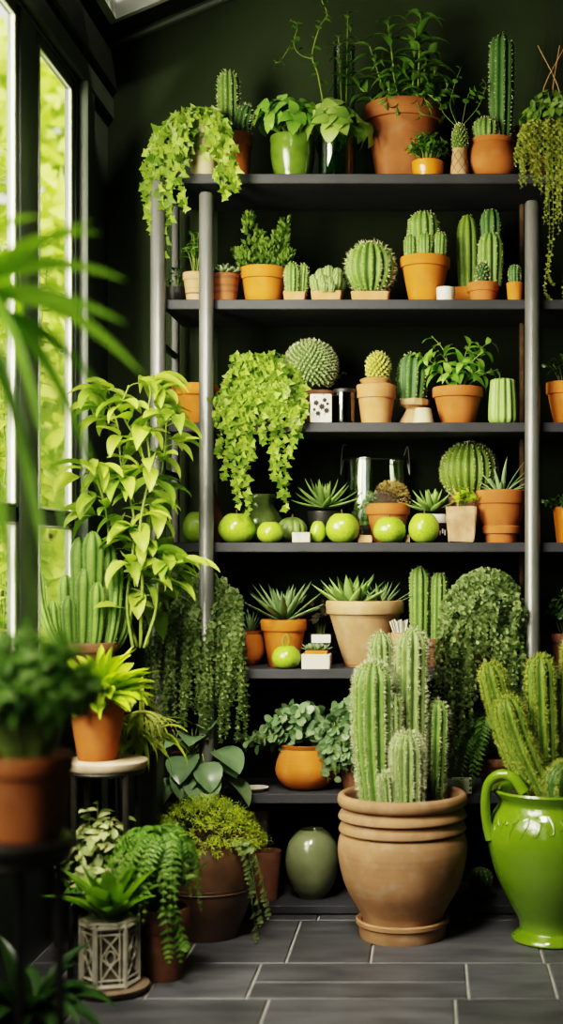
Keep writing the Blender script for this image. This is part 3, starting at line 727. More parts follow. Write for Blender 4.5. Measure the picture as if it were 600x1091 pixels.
mb = MB(); lathe(mb, [(0, h * .08), (R * .9, h * .08), (R * .92, h * .5), (0, h * .52)], 24); mb.build('soil', 'deep', o)
bush(o, 30 * u, 17, 42 * u, .08, 58 * u, 4, .080, .060, T_OV2, ('pale', 'stem'), .012, .3, 1.1, .4, .6, flat=.7, front=.5)
mb = MB(); lv = Lv()
pv = spline([(-6 * u, .02, 42 * u), (-14 * u, .04, 88 * u), (-20 * u, .05, 120 * u), (-26 * u, .05, 140 * u), (-18 * u, .05, 170 * u), (-10 * u, .05, 184 * u), (-16 * u, .05, 200 * u)], 40); tube(mb, pv, .0028, .0016, 6, .5, 1); along(lv, pv, 14, .03, .024, .25, 1.2, .2)
pv = spline([(-24 * u, .05, 136 * u), (-38 * u, .05, 140 * u), (-46 * u, .05, 152 * u), (-42 * u, .05, 172 * u), (-50 * u, .05, 178 * u)], 20); tube(mb, pv, .0016, .001, 5, .5, 1); along(lv, pv, 8, .026, .022, .3, 1.2, .2)
pv = spline([(-50 * u, .05, 150 * u), (-60 * u, .05, 134 * u), (-66 * u, .05, 132 * u)], 8); tube(mb, pv, .0012, .001, 5, .5, 1); along(lv, pv, 3, .026, .02, .3, 1.0, .2)
lv.flush(mb, T_OV, 0); mb.build('vine', ['mid', 'stem'], o, sharp=None)
o, u = item('glass_vase', 'tall clear glass cylinder vase with a leafy stem behind the jar plant', 'vase', 367, 1, 12, .10)
mb = MB(); R = 11.5 * u; h = 150 * u
lathe(mb, [(0, 0), (R * .95, 0), (R, .004), (R, h), (R * .93, h), (R * .92, .01), (0, .01)], 36); mb.build('vase', 'glass', o)
mb = MB(); lv = Lv()
for (x1, h1) in ((2, 186), (-3, 160)):
    pv = spline([(0, 0, .02), (x1 * u, 0, 90 * u), (x1 * 2 * u, -.01, h1 * u)], 24); tube(mb, pv, .003, .0015, 6, .5, 1); along(lv, pv, 16, .062, .024, .6, .9, .35, flat=.5)
lv.flush(mb, T_LA2, 0); mb.build('leafy_stem', ['mid', 'stem'], o, sharp=None)
o, u = item('potted_plant', 'leafy upright plant in the largest terracotta pot of the top shelf', 'potted plant', 431, 1, 44, .05)
pot(o, 43 * u, 88 * u, 'terra2', .66, .2)
mb = MB(); lv = Lv()
for (x0, x1, h1, n) in ((-14, -36, 146, 17), (-6, -18, 178, 20), (4, 2, 138, 16), (14, 18, 196, 24), (8, 12, 166, 18), (22, 34, 130, 14), (-20, -52, 112, 11), (20, 46, 108, 10), (-2, -12, 120, 12), (10, 30, 152, 14)):
    pv = spline([(x0 * u, rnd(-.03, .03), 78 * u), ((x0 * .5 + x1 * .5) * u, rnd(-.04, .02), (78 + (h1 - 78) * .55) * u), (x1 * u, rnd(-.06, .02), h1 * u)], 20)
    tube(mb, pv, .0035, .0015, 6, .5, 1); along(lv, pv, max(6, int(n * .8)), .100, .031, .12, .85, .3, flat=.5, var=(.25, 1))
for (x1, z1) in ((-22, 76), (28, 70), (18, 62), (-8, 64), (36, 78)):
    pv = spline([(4 * u, -.05, 80 * u), (x1 * .6 * u, -.09, 92 * u), (x1 * u, -.125, z1 * u)], 12); tube(mb, pv, .0014, .001, 5, .5, 1); along(lv, pv, 7, .045, .011, .3, .7, .3)
lv.flush(mb, T_LA2, 0); mb.build('leafy_stems', ['mid', 'stem'], o, sharp=None)
o, u = item('potted_plant', 'small bushy plant in a low bright orange glazed pot on the top shelf', 'potted plant', 456, 1, 17, -.008)
pot(o, 17 * u, 17 * u, 'orangeglaze', .85, style='bowl')
bush(o, 15 * u, 34, 23 * u, .05, 38 * u, 8, .026, .014, T_OV, ('mid', 'stem'), .02, .2, .9, .1, .3)
o, u = item('patterned_vase', 'small patterned clay vase holding a knobbly cactus and a trailing sprig on the top shelf', 'potted cactus', 490, 1, 12, -.004)
mb = MB(); R = 10.5 * u; h = 30 * u
lathe(mb, [(0, 0), (R * .95, 0), (R, .002), (R * .92, h * .35), (R * .78, h * .8), (R * .72, h), (R * .62, h), (R * .6, h * .9), (0, h * .85)], 30); mb.build('vase', 'tan', o)
mb = MB()
for i in range(7):
    for sgn in (-1, 1):
        pts = []
        for t in np.linspace(0, 1, 10):
            a = i * 2 * pi / 7 + sgn * t * 1.8; zz = h * (.08 + .84 * t); rr = R * np.interp(zz / h, [0, .35, .8, 1], [1, .92, .78, .72]) + .0004; pts.append((rr * cos(a), rr * sin(a), zz))
        tube(mb, pts, .0007, None, 4)
mb.build('lattice_pattern', 'terrad', o)
tubercle_ball(o, (0, 0, 40 * u), 9 * u, 170, 'cac_y', 'spine', .005, 3, .2, (.85, .85, 1.75))
mb = MB(); lv = Lv()
for (a, b, c, d_) in (((-2, 56), (-10, 78), (-6, 100), (2, 122)), ((2, 56), (8, 86), (14, 96), (26, 92)), ((-4, 56), (-18, 72), (-20, 88), (-12, 98)), ((4, 58), (20, 78), (28, 100), (24, 108))):
    pv = spline([(a[0] * u, .01, a[1] * u), (b[0] * u, .015, b[1] * u), (c[0] * u, .02, c[1] * u), (d_[0] * u, .02, d_[1] * u)], 16); tube(mb, pv, .0009, .0006, 4, .5, 1); along(lv, pv, 7, .024, .02, .2, 1.2, .1)
lv.flush(mb, T_OV, 0); mb.build('sprig', ['mid', 'stem'], o, sharp=None)
o, u = item('cactus_pot', 'ball cactus and tall dark column cactus sharing one terracotta pot on the top shelf', 'potted cactus', 525, 1, 26)
pot(o, 24.5 * u, 43 * u, 'terra', .66, style='round')
cactus(o, (-7 * u, -.012, 38 * u), (-7 * u, -.012, 67 * u), 15 * u, 14, .14, 'cac', 'spine', .006, 3, .008, ball=True)
cactus(o, (9 * u, .012, 38 * u), (10 * u, .012, 158 * u), 13.5 * u, 9, .26, 'cac_d', 'spine', .007, 3, .012)
o, u = item('terracotta_pot', 'plain terracotta pot half hidden by the hanging basket at the right of the top shelf', 'pot', 568, 1, 23, .10)
pot(o, 23 * u, 66 * u, 'terra', .62, .2)
tuft(o, (0, 0, 56 * u), .03, .03, .03, 90, .02, .012, 'deep', 'foliage', T_OV)
# hanging plant in front of the right hand post
d = 3.44; u = S(d); zb = Z(160, d)
o = thing('hanging_planter', 'hanging basket with long yellow-green trailing strands at the upper right', 'hanging plant', (X(589, d), d, zb))
pot(o, 26 * u, 30 * u, 'dark', .7, style='bowl', name='basket')
mb = MB()
zc = ceil_z(X(589, d)) - zb
for a in (0.4, 2.5, 4.6): tube(mb, [(26 * u * cos(a), 26 * u * sin(a), 29 * u), (4 * u * cos(a), 4 * u * sin(a), 150 * u), (0, 0, zc)], .0008, None, 4)
mb.build('wire_hanger', 'dark', o)
mb = MB()
for (x0, x1) in ((10, -17), (-20, 12), (-2, 6)): tube(mb, spline([(x0 * .4 * u, -.03, 28 * u), (x0 * .55 * u, -.03, 60 * u), (x1 * u, -.035, 106 * u)], 12), .0014, .0009, 5)
mb.build('dry_twig', 'wood', o)
bush(o, 8 * u, 80, 34 * u, .095, 58 * u, 8, .036, .023, T_OV, ('olive', 'stem'), .03, .3, 1.0, .2, .4)
st = []
for i in range(78):
    x = (i % 13) / 6.0 - 1; x1 = -38 + 68 * (x * .5 + .5) + rnd(-3, 3); y1 = -rnd(.03, .10); zz = -rnd(40, 98) * (1 if x1 > -18 else .62) * (.75 + .25 * sin(x1 * .5))
    st.append([(x1 * .5 * u, y1 * .4, 26 * u), (x1 * .85 * u, y1, 14 * u), (x1 * 1.0 * u, y1 * 1.05, zz * .4 * u), ((x1 * 1.0 + rnd(-3, 3)) * u, y1, zz * u)])
for (x1, zz) in ((-8, -165), (-4, -150), (12, -172), (14, -140), (26, -120)):
    st.append([(x1 * .5 * u, -.04, 26 * u), (x1 * u, -.07, 10 * u), ((x1 + 2) * u, -.07, zz * .6 * u), ((x1 - 3) * u, -.07, zz * .92 * u), ((x1 + 3) * u, -.07, zz * u)])
trailing(o, st, ('pearl', 'stem'), T_RO, .0075, .0065, .0062, .0008, 'trailing_strands', 1.3, .1, .5, double=1)

# ===== second board
o, u = item('potted_plant', 'small black round pot with drooping leaf behind far left post, second shelf', 'potted plant', 189, 2, 12, .05)
pot(o, 12 * u, 19 * u, 'dark', .7, style='bowl')
bush(o, 16 * u, 5, 12 * u, .03, 30 * u, 3, .03, .014, T_LA2, ('deep', 'stem'), .005)
o, u = item('potted_plant', 'thin sprouting plant in small striped clay pot left of the front post, second shelf', 'potted plant', 208, 2, 13)
pot(o, 13 * u, 31 * u, 'tan', .7)
mb = MB()
for zz in (.24, .4, .56): lathe(mb, [(13 * u * (.7 + .24 * zz) + .0003, 31 * u * zz), (13 * u * (.71 + .24 * zz) + .0008, 31 * u * (zz + .035)), (13 * u * (.72 + .24 * zz) + .0003, 31 * u * (zz + .07))], 30)
mb.build('painted_band', 'terrad', o)
bush(o, 28 * u, 9, 16 * u, .03, 52 * u, 4, .042, .012, T_LA2, ('mid', 'stem'), .006, .3, .8, .2, .35)
o, u = item('potted_plant', 'grey-green rosettes in a brown banded pot right of the front post, second shelf', 'potted plant', 240, 2, 15)
pot(o, 15 * u, 30 * u, 'terra2', .8, style='plain')
mb = MB()
for zz in (.3, .52, .8): lathe(mb, [(15 * u * (.8 + .19 * zz) + .0002, 30 * u * zz), (15 * u * (.81 + .19 * zz) + .0012, 30 * u * (zz + .04)), (15 * u * (.82 + .19 * zz) + .0002, 30 * u * (zz + .09))], 30)
mb.build('painted_band', 'terrad', o)
for (x, y, zz) in ((-7, -5, 34), (6, -6, 33), (0, 4, 38), (12, 3, 33), (-13, 2, 33), (0, -12, 32)):
    rosette(o, (x * u, y * u, zz * u - .006), 16, .026, .013, 'grey', 1.3, .1, -.3, 'obov', .3)
o, u = item('potted_plant', 'bushy feathery green plant in a wide terracotta pot on the second shelf', 'potted plant', 281, 2, 26, .01)
pot(o, 25.5 * u, 39 * u, 'orange', .72, .32)
mb = MB(); lv = Lv()
for (x, y, h1, r1) in ((-14, .01, 98, 13), (4, -.01, 66, 12), (20, .0, 92, 11), (-26, .02, 60, 10), (-4, .02, 78, 13), (12, .03, 80, 11), (-20, -.02, 58, 12), (24, -.01, 56, 11)):
    for k in range(230):
        t = random.random(); p = np.array([x * u * (.6 + .6 * t), y, (36 + (h1 - 36) * t) * u]); a = rnd(0, 2 * pi); rr = r1 * u * (1 - t * .75) * rnd(.6, 1.1)
        p += np.array([rr * cos(a), rr * sin(a), 0]); lv.add(p, (cos(a) * .8, sin(a) * .8, .9), nrm(rdir() + np.array([0, -.6, .4])), .016, .009, np.clip(.2 + .6 * t + rnd(-.2, .2), 0, 1))
lv.flush(mb, T_DI, 0); mb.build('foliage', 'olive', o, sharp=None)
o, u = item('cactus_pot', 'two little column cacti in a small square clay tray on the second shelf', 'potted cactus', 314.5, 2, 12)
tray(o, 24 * u, 20 * u, 10 * u, 'peach', .9)
cactus(o, (-3 * u, 0, 8 * u), (-3 * u, 0, 42 * u), 8.6 * u, 10, .2, 'cac', 'spine', .005, 3, .008)
cactus(o, (7 * u, .012, 8 * u), (9 * u, .012, 42 * u), 5.5 * u, 9, .2, 'cac', 'spine', .005, 3, .008)
o, u = item('cactus_pot', 'pale clump of rounded knobbly cacti in a low clay tray on the second shelf', 'potted cactus', 348.5, 2, 15)
tray(o, 33 * u, 26 * u, 11 * u, 'peach', .92)
for (x, y, zz, r) in ((-12, -6, 25, 5.2), (-4, -8, 29, 5.8), (4, -8, 26, 5.4), (12, -6, 30, 5.6), (-15, 2, 31, 5), (-7, 1, 37, 6), (2, 0, 40, 6.2), (11, 1, 38, 5.8), (16, 2, 27, 5), (-2, -13, 20, 4.8), (7, -13, 19, 4.6)):
    cactus(o, (x * .8 * u, y * u, 9 * u), (x * u, y * u, zz * u), r * u, 8, .12, 'cac_p', 'spine_w', .003, 2, .006, taper=.6, rings=20)
o, u = item('cactus_pot', 'big spiny barrel cactus in a shallow clay tray at the middle of the second shelf', 'potted cactus', 395, 2, 22)
tray(o, 41 * u, 34 * u, 11 * u, 'peach', .92)
cactus(o, (0, 0, 9 * u), (0, 0, 66 * u), 27 * u, 17, .2, 'cac', 'spine', .011, 5, .012, ball=True, sw=.0008)
o, u = item('cactus_pot', 'three-lobed cactus in a tall orange terracotta pot on the second shelf', 'potted cactus', 453, 2, 27)
pot(o, 26.5 * u, 50 * u, 'orange', .62, .22)
cactus(o, (-1 * u, .01, 44 * u), (-2 * u, .01, 101 * u), 17 * u, 13, .15, 'cac', 'spine', .006, 3, .009, dome=1.0)
cactus(o, (-15 * u, -.012, 44 * u), (-15 * u, -.012, 74 * u), 7.5 * u, 11, .12, 'cac', 'spine', .004, 3, .007, taper=.7)
cactus(o, (0 * u, -.022, 44 * u), (0 * u, -.022, 75 * u), 8.2 * u, 11, .12, 'cac', 'spine', .004, 3, .007, taper=.7)
cactus(o, (15 * u, -.012, 44 * u), (16 * u, -.012, 77 * u), 7.5 * u, 11, .12, 'cac', 'spine', .004, 3, .007, taper=.7)
def cup(parent, rt, rb, h, mat):
    mb = MB(); t = rt * .1
    lathe(mb, [(0, 0), (rb * .95, 0), (rb, h * .05), (rt, h * .96), (rt * .97, h), (rt - t, h), (rt - t * 1.3, h * .9), (rb * .85, h * .12), (0, h * .1)], 32); return mb.build('cup', mat, parent)
o, u = item('white_cup', 'small white cup in front of the orange pot on the second shelf', 'cup', 475, 2, 10, -.008)
cup(o, 10 * u, 9.6 * u, 14.5 * u, 'white')
o, u = item('cactus_pot', 'tall bright ribbed column cactus in a square terracotta pot on the second shelf', 'potted cactus', 497, 2, 13, .098)
tray(o, 30 * u, 28 * u, 22 * u, 'orange', .9)
cactus(o, (2 * u, 0, 18 * u), (1 * u, 0, 101 * u), 12 * u, 8, .26, 'cac_y', 'spine', .003, 2, .012, sharp=.6, dome=2.2)
o, u = item('cactus_pot', 'ribbed cactus with a small dark offset in a low terracotta pot, second shelf', 'potted cactus', 515, 2, 17)
pot(o, 16.5 * u, 21 * u, 'terra', .8, .45)
cactus(o, (8 * u, .006, 17 * u), (8 * u, .006, 76 * u), 14 * u, 11, .24, 'cac', 'spine', .005, 3, .01)
tubercle_ball(o, (-1 * u, -.022, 28 * u), 7.5 * u, 80, 'cac_d', 'spine', .007, 5, .2, (.9, .9, 1.7))
o, u = item('cactus_pot', 'tall dark column cactus in a small terracotta pot at the back of the second shelf', 'potted cactus', 527, 2, 12, .11)
pot(o, 13 * u, 24 * u, 'terra2', .7)
cactus(o, (-3 * u, 0, 20 * u), (-4 * u, 0, 108 * u), 12 * u, 9, .24, 'cac_d', 'spine', .005, 2, .012)
o, u = item('cactus_pot', 'tiny round-topped cactus in a small yellow-orange pot beside the right post on the second shelf', 'potted cactus', 549, 2, 9.5)
pot(o, 9.5 * u, 20 * u, 'orange', .82, style='plain')
cactus(o, (-.5 * u, 0, 17 * u), (-.5 * u, 0, 40 * u), 7 * u, 11, .12, 'cac_d', 'spine', .003, 3, .007)

# ===== third board
o, u = item('terracotta_pot', 'terracotta pot with bare soil partly behind the front left post on the third shelf', 'pot', 208, 3, 24, .01)
pot(o, 24.5 * u, 43 * u, 'orange', .6, .28)
o, u = item('potted_ivy', 'large trailing ivy spilling over the front of the third shelf', 'potted plant', 281, 3, 26)
pot(o, 25 * u, 36 * u, 'terra2', .72, style='plain')
st = []
for i in range(46):
    ex = rnd(-52, 50); q = rnd(.3, 1)
    st.append([(0, 0, 34 * u), (ex * .45 * u, -.03 * q, (52 + rnd(-6, 22)) * u), (ex * .85 * u, -.065 * q, (42 + rnd(-10, 14) - abs(ex) * .2) * u), (ex * u, -.09 - .025 * rnd(0, 1), (2 + rnd(-14, 26)) * u)])
for i in range(12):
    ex = rnd(-40, 22)
    st.append([(0, 0, 34 * u), (ex * .5 * u, 0, (60 + rnd(0, 10)) * u), (ex * u, -.02 + rnd(-.03, .03), (60 + rnd(0, 16)) * u)])
for (x, zz) in ((-34, -60), (-28, -74), (-22, -88), (-12, -96), (-40, -36), (-16, -64), (-6, -40), (14, -60), (20, -76), (26, -92), (16, -40), (34, -36), (40, -20), (4, -22), (-30, -30)):
    st.append([(0, 0, 34 * u), (x * .5 * u, -.055, 40 * u), (x * .85 * u, -.098, 14 * u), (x * u + rnd(-.006, .006), -.10, zz * .5 * u), ((x + rnd(-4, 4)) * u, -.10, zz * u)])
trailing(o, st, ('ivy', 'stem'), T_IV, .021, .022, .0088, .0009, 'ivy_stems', 1.2, .3, .8)
o, u = item('cactus_pot', 'globe cactus covered in pale tubercles in a brown pot behind the third shelf ivy', 'potted cactus', 340, 3, 20, .07)
pot(o, 19 * u, 38 * u, 'terrad', .75, style='plain')
tubercle_ball(o, (-9 * u, 0, 64 * u), 27 * u, 520, 'cac_p', 'spine_w', .008, 6, .12)
bush(o, 34 * u, 16, 30 * u, .03, 66 * u, 8, .015, .013, T_OV, ('lime', 'stem'), .015, .1, 1.2, .1, .2, cy=.05)
o, u = item('square_tin', 'pale square tin with a dark flower print on the third shelf', 'tin', 343, 3, 12, -.003)
mb = MB(); box(mb, -11.5 * u, 11.5 * u, -11.5 * u, 11.5 * u, 0, 30.5 * u, .002); mb.build('tin', 'white', o, sharp=30)
mb = MB(); lv = Lv()
for (x, zz, s) in ((-5, 21, 1), (4, 24, .8), (6, 13, 1), (-3, 10, .9), (1, 17, 1.1), (-7, 14, .6), (7, 20, .6)):
    for k in range(7):
        a = k * .9 + x; lv.add((x * u, -11.5 * u - .0006, zz * u), (cos(a), 0, sin(a)), (0, -1, 0), .0095 * s, .006 * s, .2)
for (x, zz) in ((-2, 5), (3, 7), (-7, 25), (2, 28), (0, 13)): lv.add((x * u, -11.5 * u - .0006, zz * u), (.3, 0, 1), (0, -1, 0), .012, .0018, .1)
lv.flush(mb, (T_DI[0] * [1, 1, 0], T_DI[1]), 0); mb.build('flower_print', 'iron', o, smooth=False)
o, u = item('glass_jar', 'dark glass jar with a flat lid right of the printed tin on the third shelf', 'jar', 367, 3, 12, .008)
mb = MB(); R = 11.5 * u; h = 33 * u
lathe(mb, [(0, 0), (R * .96, 0), (R, h * .04), (R, h), (R * .93, h), (R * .92, h * .06), (0, h * .05)], 32); mb.build('jar', 'dglass', o)
mb = MB(); lathe(mb, [(0, h), (R * 1.04, h), (R * 1.05, h + .002), (R * 1.05, h + .009), (R, h + .011), (0, h + .0115)], 32); mb.build('lid', 'dark', o)
o, u = item('cactus_pot', 'yellow knobbly cactus in a rough sandy terracotta pot on the third shelf', 'potted cactus', 401, 3, 21)
pot(o, 21 * u, 42 * u, 'peach', .74, .34)
mb = MB(); lathe(mb, [(21 * u, 41 * u), (15 * u, 44 * u), (17 * u, 48 * u), (11 * u, 50 * u), (0, 49 * u)], 22); mb.v[0] += RNG.normal(size=mb.v[0].shape) * .0014; mb.build('clay_rubble', 'peach', o)
tubercle_ball(o, (2 * u, 0, 60 * u), 12 * u, 150, 'cac_yl', 'spine', .005, 4, .2, (1, 1, 1.35))
o, u = item('cactus_pot', 'dark ribbed cactus on a tan stump-shaped clay stand on the third shelf', 'potted cactus', 441.5, 3, 17, .052)
mb = MB(); lathe(mb, [(0, .003), (19 * u, .003), (18 * u, 3 * u), (9 * u, 17 * u), (10 * u, 19 * u), (16 * u, 22 * u), (17 * u, 28 * u), (13 * u, 29 * u), (0, 28 * u)], 12); mb.v[0] += RNG.normal(size=mb.v[0].shape) * .0012; mb.build('pot', 'tan', o, sharp=25)
cactus(o, (-3 * u, 0, 26 * u), (-1 * u, 0, 78 * u), 16.5 * u, 10, .22, 'cac_d', 'spine', .006, 3, .01)
o, u = item('white_cup', 'cream tapered cup standing upside down by the clay stand on the third shelf', 'cup', 451, 3, 10, -.010)
mb = MB(); lathe(mb, [(0, 0), (11.5 * u, 0), (11.3 * u, 1 * u), (8.6 * u, 15 * u), (8 * u, 16 * u), (0, 16 * u)], 30); mb.build('cup', 'cream', o)
o, u = item('potted_plant', 'leafy plant with glossy arching leaves in a terracotta pot on the third shelf', 'potted plant', 488, 3, 27)
pot(o, 27 * u, 40 * u, 'terra', .66, .27)
mb = MB(); lv = Lv()
for (x1, h1, n, y1) in ((-48, 76, 6, -.02), (-34, 62, 7, -.04), (-22, 80, 5, 0), (4, 66, 8, -.05), (14, 88, 7, -.01), (28, 78, 7, -.03), (36, 92, 6, .02), (42, 58, 6, -.03), (-10, 54, 6, -.06), (22, 56, 7, -.05), (-28, 96, 3, .01)):
    pv = spline([(x1 * .1 * u, 0, 34 * u), (x1 * .5 * u, y1 * .5, (34 + (h1 - 34) * .7) * u), (x1 * u, y1, h1 * u)], 14); tube(mb, pv, .0018, .001, 5, .5, 1); along(lv, pv, n, .058, .023, .35, .9, .3, flat=.5)
lv.flush(mb, T_OV2, 0); mb.build('foliage', ['broad', 'stem'], o, sharp=None)
o, u = item('ribbed_vase', 'green ribbed vase shaped like a cactus on the third shelf by the right post', 'vase', 536, 3, 15)
mb = MB(); lathe(mb, [(0, 0), (12 * u, 0), (13.5 * u, 3 * u)] + [(u * (14.5 - 3.6 * max(0, t - .25) ** 1.4), 48 * u * t) for t in np.linspace(.1, .97, 14)] + [(9.6 * u, 48 * u), (6 * u, 47 * u), (5 * u, 40 * u), (0, 38 * u)], 72, lobes=12, lob=.09); mb.build('vase', surf('ribbed green', (.24, .36, .10), (.18, .29, .07), .45), o, sharp=None)
o, u = item('potted_plant', 'dark sparse plant in a terracotta pot right of the right post on the third shelf', 'potted plant', 603, 3, 22)
pot(o, 21 * u, 45 * u, 'orange', .6, .28)
bush(o, 40 * u, 14, 24 * u, .05, 46 * u, 7, .024, .013, T_OV, ('deep', 'stem'), .015)

# ===== fourth board
def apple_mesh():
    mb = MB(); pr = []
    for k in range(0, 19):
        a = pi * k / 18; r = sin(a) * (1 + .10 * cos(a) * 1.0); zz = -cos(a) * .86
        zz -= .26 * math.exp(-(r / .30) ** 2) * (1 if zz > 0 else -.55); pr.append((max(0, r) if 0 < k < 18 else 0, zz))
    lathe(mb, pr, 40, lobes=5, lob=.018)
    global AH, AZ0; AZ0 = float(mb.v[0][:, 2].min()); AH = float(mb.v[0][:, 2].max()) - AZ0; return mb
proto = None
def apple(px, w_px, h_px, k, label, dy=0.0, rz=0, color='apple', stem=True):
    global proto
    o, u = item('green_apple', label, 'apple', px, k, w_px / 2, dy, 'green apples on the shelves')
    if proto is None:
        b = apple_mesh().build('apple_body', 'apple', o, sharp=None)
        mb = MB(); tube(mb, [(0, 0, .58), (.03, .02, .72), (.10, .03, .92)], .035, .05, 6); st_ = mb.build('stem', 'bark', o)
        mb = MB(); lv = Lv()
        for i in range(5): a = i * 1.257; lv.add((.05 * cos(a), .05 * sin(a), .66), (cos(a), sin(a), .15), (0, 0, 1), .30, .16, .2)
        lv.flush(mb, T_LA, 0); cx_ = mb.build('calyx', 'olive', o, sharp=None); proto = (b, st_, cx_)
        parts = list(proto)
    else:
        parts = []
        for p in proto:
            c = p.copy(); COL.objects.link(c); c.parent = o; parts.append(c)
    sx, sz = w_px / 2 * u, h_px / AH * u
    for p in parts: p.scale = (sx, sx, sz); p.location = (0, 0, -AZ0 * sz)
    o.rotation_euler = (0, 0, rz); return o
apple(211, 33, 33, 4, 'pale green apple partly behind the front left post on the fourth shelf', rz=.4)
apple(253, 40, 31, 4, 'big green apple just right of the front left post on the fourth shelf', -.015, rz=2)
apple(288, 28, 22, 4, 'small green apple in front of the squat green bottle', -.010, 1)
apple(339, 17, 23, 4, 'smallest green apple, between the cork block and the big apple', .031, 3)
apple(365, 36, 31, 4, 'green apple in front of the glass jar and spiky succulent', -.004, 4)
apple(415, 35, 27, 4, 'squat green apple in front of the mossy terracotta pot', -.025, 5)
apple(452, 33, 31, 4, 'green apple left of the wooden block on the fourth shelf', -.025, .8)
o, u = item('gourd_bottle', 'dark brown gourd-shaped bottle behind the front left post on the fourth shelf', 'bottle', 224, 4, 15, .10)
mb = MB(); lathe(mb, [(0, 0), (12 * u, 0)] + [(u * r, z * u) for (r, z) in ((15, 8), (16, 18), (14, 30), (10, 42), (7, 52), (5, 58), (5.5, 63), (4.5, 64), (0, 64))], 30); mb.build('bottle', surf('brown lacquer', (.11, .045, .02), (.06, .022, .012), .25), o)
o, u = item('squat_bottle', 'squat lumpy green glass bottle behind the apples under the hanging ivy', 'bottle', 277, 4, 21, .125)
mb = MB(); lathe(mb, [(0, 0), (20 * u, 0)] + [(u * r, z * u) for (r, z) in ((25, 6), (27, 14), (25, 24), (20, 33), (15, 39), (14.5, 44), (17, 47), (17, 52), (13, 53), (12, 46), (0, 44))], 34, lobes=7, lob=.04); mb.build('bottle', surf('olive glass', (.11, .15, .045), (.06, .085, .025), .2, coat=.5), o, sharp=None)
o, u = item('striped_gourd', 'ribbed green striped gourd lying behind the cork block on the fourth shelf', 'gourd', 311, 4, 16, .07)
cactus(o, (0, 0, 0), (0, 0, 28 * u), 16.5 * u, 12, .09, 'gourd', None, ball=True, name='gourd_body')
mb = MB(); tube(mb, [(0, 0, 26 * u), (.003, 0, 31 * u)], .003, .0025, 6); mb.build('stem', 'bark', o)
o, u = item('cork_block', 'small pale cork block at the front of the fourth shelf', 'block', 321.5, 4, 9, -.004)
mb = MB(); box(mb, -9.5 * u, 9.5 * u, -8 * u, 8 * u, 0, 11 * u, .0015); mb.build('block', 'stone', o, sharp=30)
o, u = item('potted_succulent', 'spiky light green succulent in a dark pot behind the apples on the fourth shelf', 'potted plant', 346, 4, 20, .094)
pot(o, 19 * u, 34 * u, 'dark', .7, style='plain')
rosette(o, (0, 0, 38 * u), 28, .104, .025, 'succ', 1.4, .05, -.35, 'agave', .3, lmin=.6)
o, u = item('glass_cloche_jar', 'wide clear glass jar with a wire handle holding a pale cactus on the fourth shelf', 'jar', 400, 4, 34, .137)
o.scale = (1, .5, 1)
R = 34 * u; h = 92 * u; mb = MB()
pr = [(0, .002), (R * .7, 0), (R * .86, h * .06), (R * .98, h * .3), (R, h * .6), (R * .97, h * .9), (R * 1.0, h * .97), (R * .98, h), (R * .94, h * .985), (R * .93, h * .9), (R * .95, h * .6), (R * .93, h * .3), (R * .8, h * .08), (0, h * .05)]
lathe(mb, pr, 48); mb.build('jar', 'glass', o)
mb = MB(); a = np.linspace(0, 2 * pi, 41)[:-1]
tube(mb, [(R * 1.0 * cos(t), R * 1.0 * sin(t), h * .97) for t in np.linspace(0, 2 * pi, 41)], .002, None, 6); mb.build('rim', 'iron', o)
for sg in (-1, 1):
    mb = MB(); tube(mb, spline([(sg * R, 0, h * .96), (sg * R * 1.08, -.01, h * .8), (sg * R * 1.02, -.01, h * 1.12), (sg * R * .9, -.012, h * 1.14 if sg < 0 else h * 1.02)], 14), .0012, None, 6)
    mb.build('wire_handle', 'metal', o)
mb = MB(); lathe(mb, [(0, h * .06), (R * .78, h * .08), (R * .88, h * .2), (0, h * .24)], 24); mb.build('soil', 'soil', o)
cactus(o, (-10 * u, -.01, h * .2), (-8 * u, -.01, h * .62), 13 * u, 12, .16, 'cac_p', 'spine_w', .006, 3, .009)
tuft(o, (-12 * u, -.02, h * .25), 16 * u, 14 * u, 12 * u, 300, .014, .006, 'grey', 'foliage')
o, u = item('potted_succulent', 'reddish green mossy cushion plant in a terracotta pot on the fourth shelf', 'potted plant', 413.5, 4, 22, .058)
pot(o, 23.5 * u, 42 * u, 'terra', .66, .28)
mb = MB(); lathe(mb, [(20 * u, 38 * u), (19 * u, 48 * u), (12 * u, 56 * u), (0, 59 * u)], 20); mb.build('moss_core', 'soil', o)
M['redmoss'] = leafm('reddish moss', (.20, .13, .035), (.48, .36, .14), .6, .15)
tuft(o, (4 * u, 0, 46 * u), 19 * u, 19 * u, 21 * u, 1900, .008, .003, 'redmoss', 'fuzzy_cushion', low=-.3)
tuft(o, (-12 * u, -.012, 42 * u), 14 * u, 13 * u, 10 * u, 900, .008, .0045, 'grey', 'mossy_edge', low=-.3)
for (px, w_, lab) in ((389, 15, 'flat scrap of wood between two apples on the fourth shelf'), (434.3, 5.5, 'small round wood chip between two apples on the fourth shelf')):
    o, u = item('wood_chip', lab, 'wood', px, 4, 6, .045 if px < 400 else .028)
    mb = MB(); loft(mb, [rrect(w_ * u, 12 * u, .002, .0016), rrect(w_ * 1.04 * u, 12.6 * u, .002, 3 * u), rrect(w_ * .96 * u, 11 * u, .002, 7 * u), rrect(w_ * .7 * u, 8 * u, .001, 8.4 * u)]); mb.v[0] += RNG.normal(size=mb.v[0].shape) * .0005; mb.build('chip', 'wood', o, sharp=30)
o, u = item('potted_succulent', 'bright green rosette succulent in a pot with a white label band on the fourth shelf', 'potted plant', 464, 4, 15, .070)
pot(o, 15 * u, 31 * u, 'dark', .9, style='plain')
mb = MB(); lathe(mb, [(14.6 * u, 21 * u), (15.1 * u, 21.5 * u), (15.4 * u, 30 * u), (14.8 * u, 30.5 * u)], 36); mb.build('label_band', 'label_c', o)
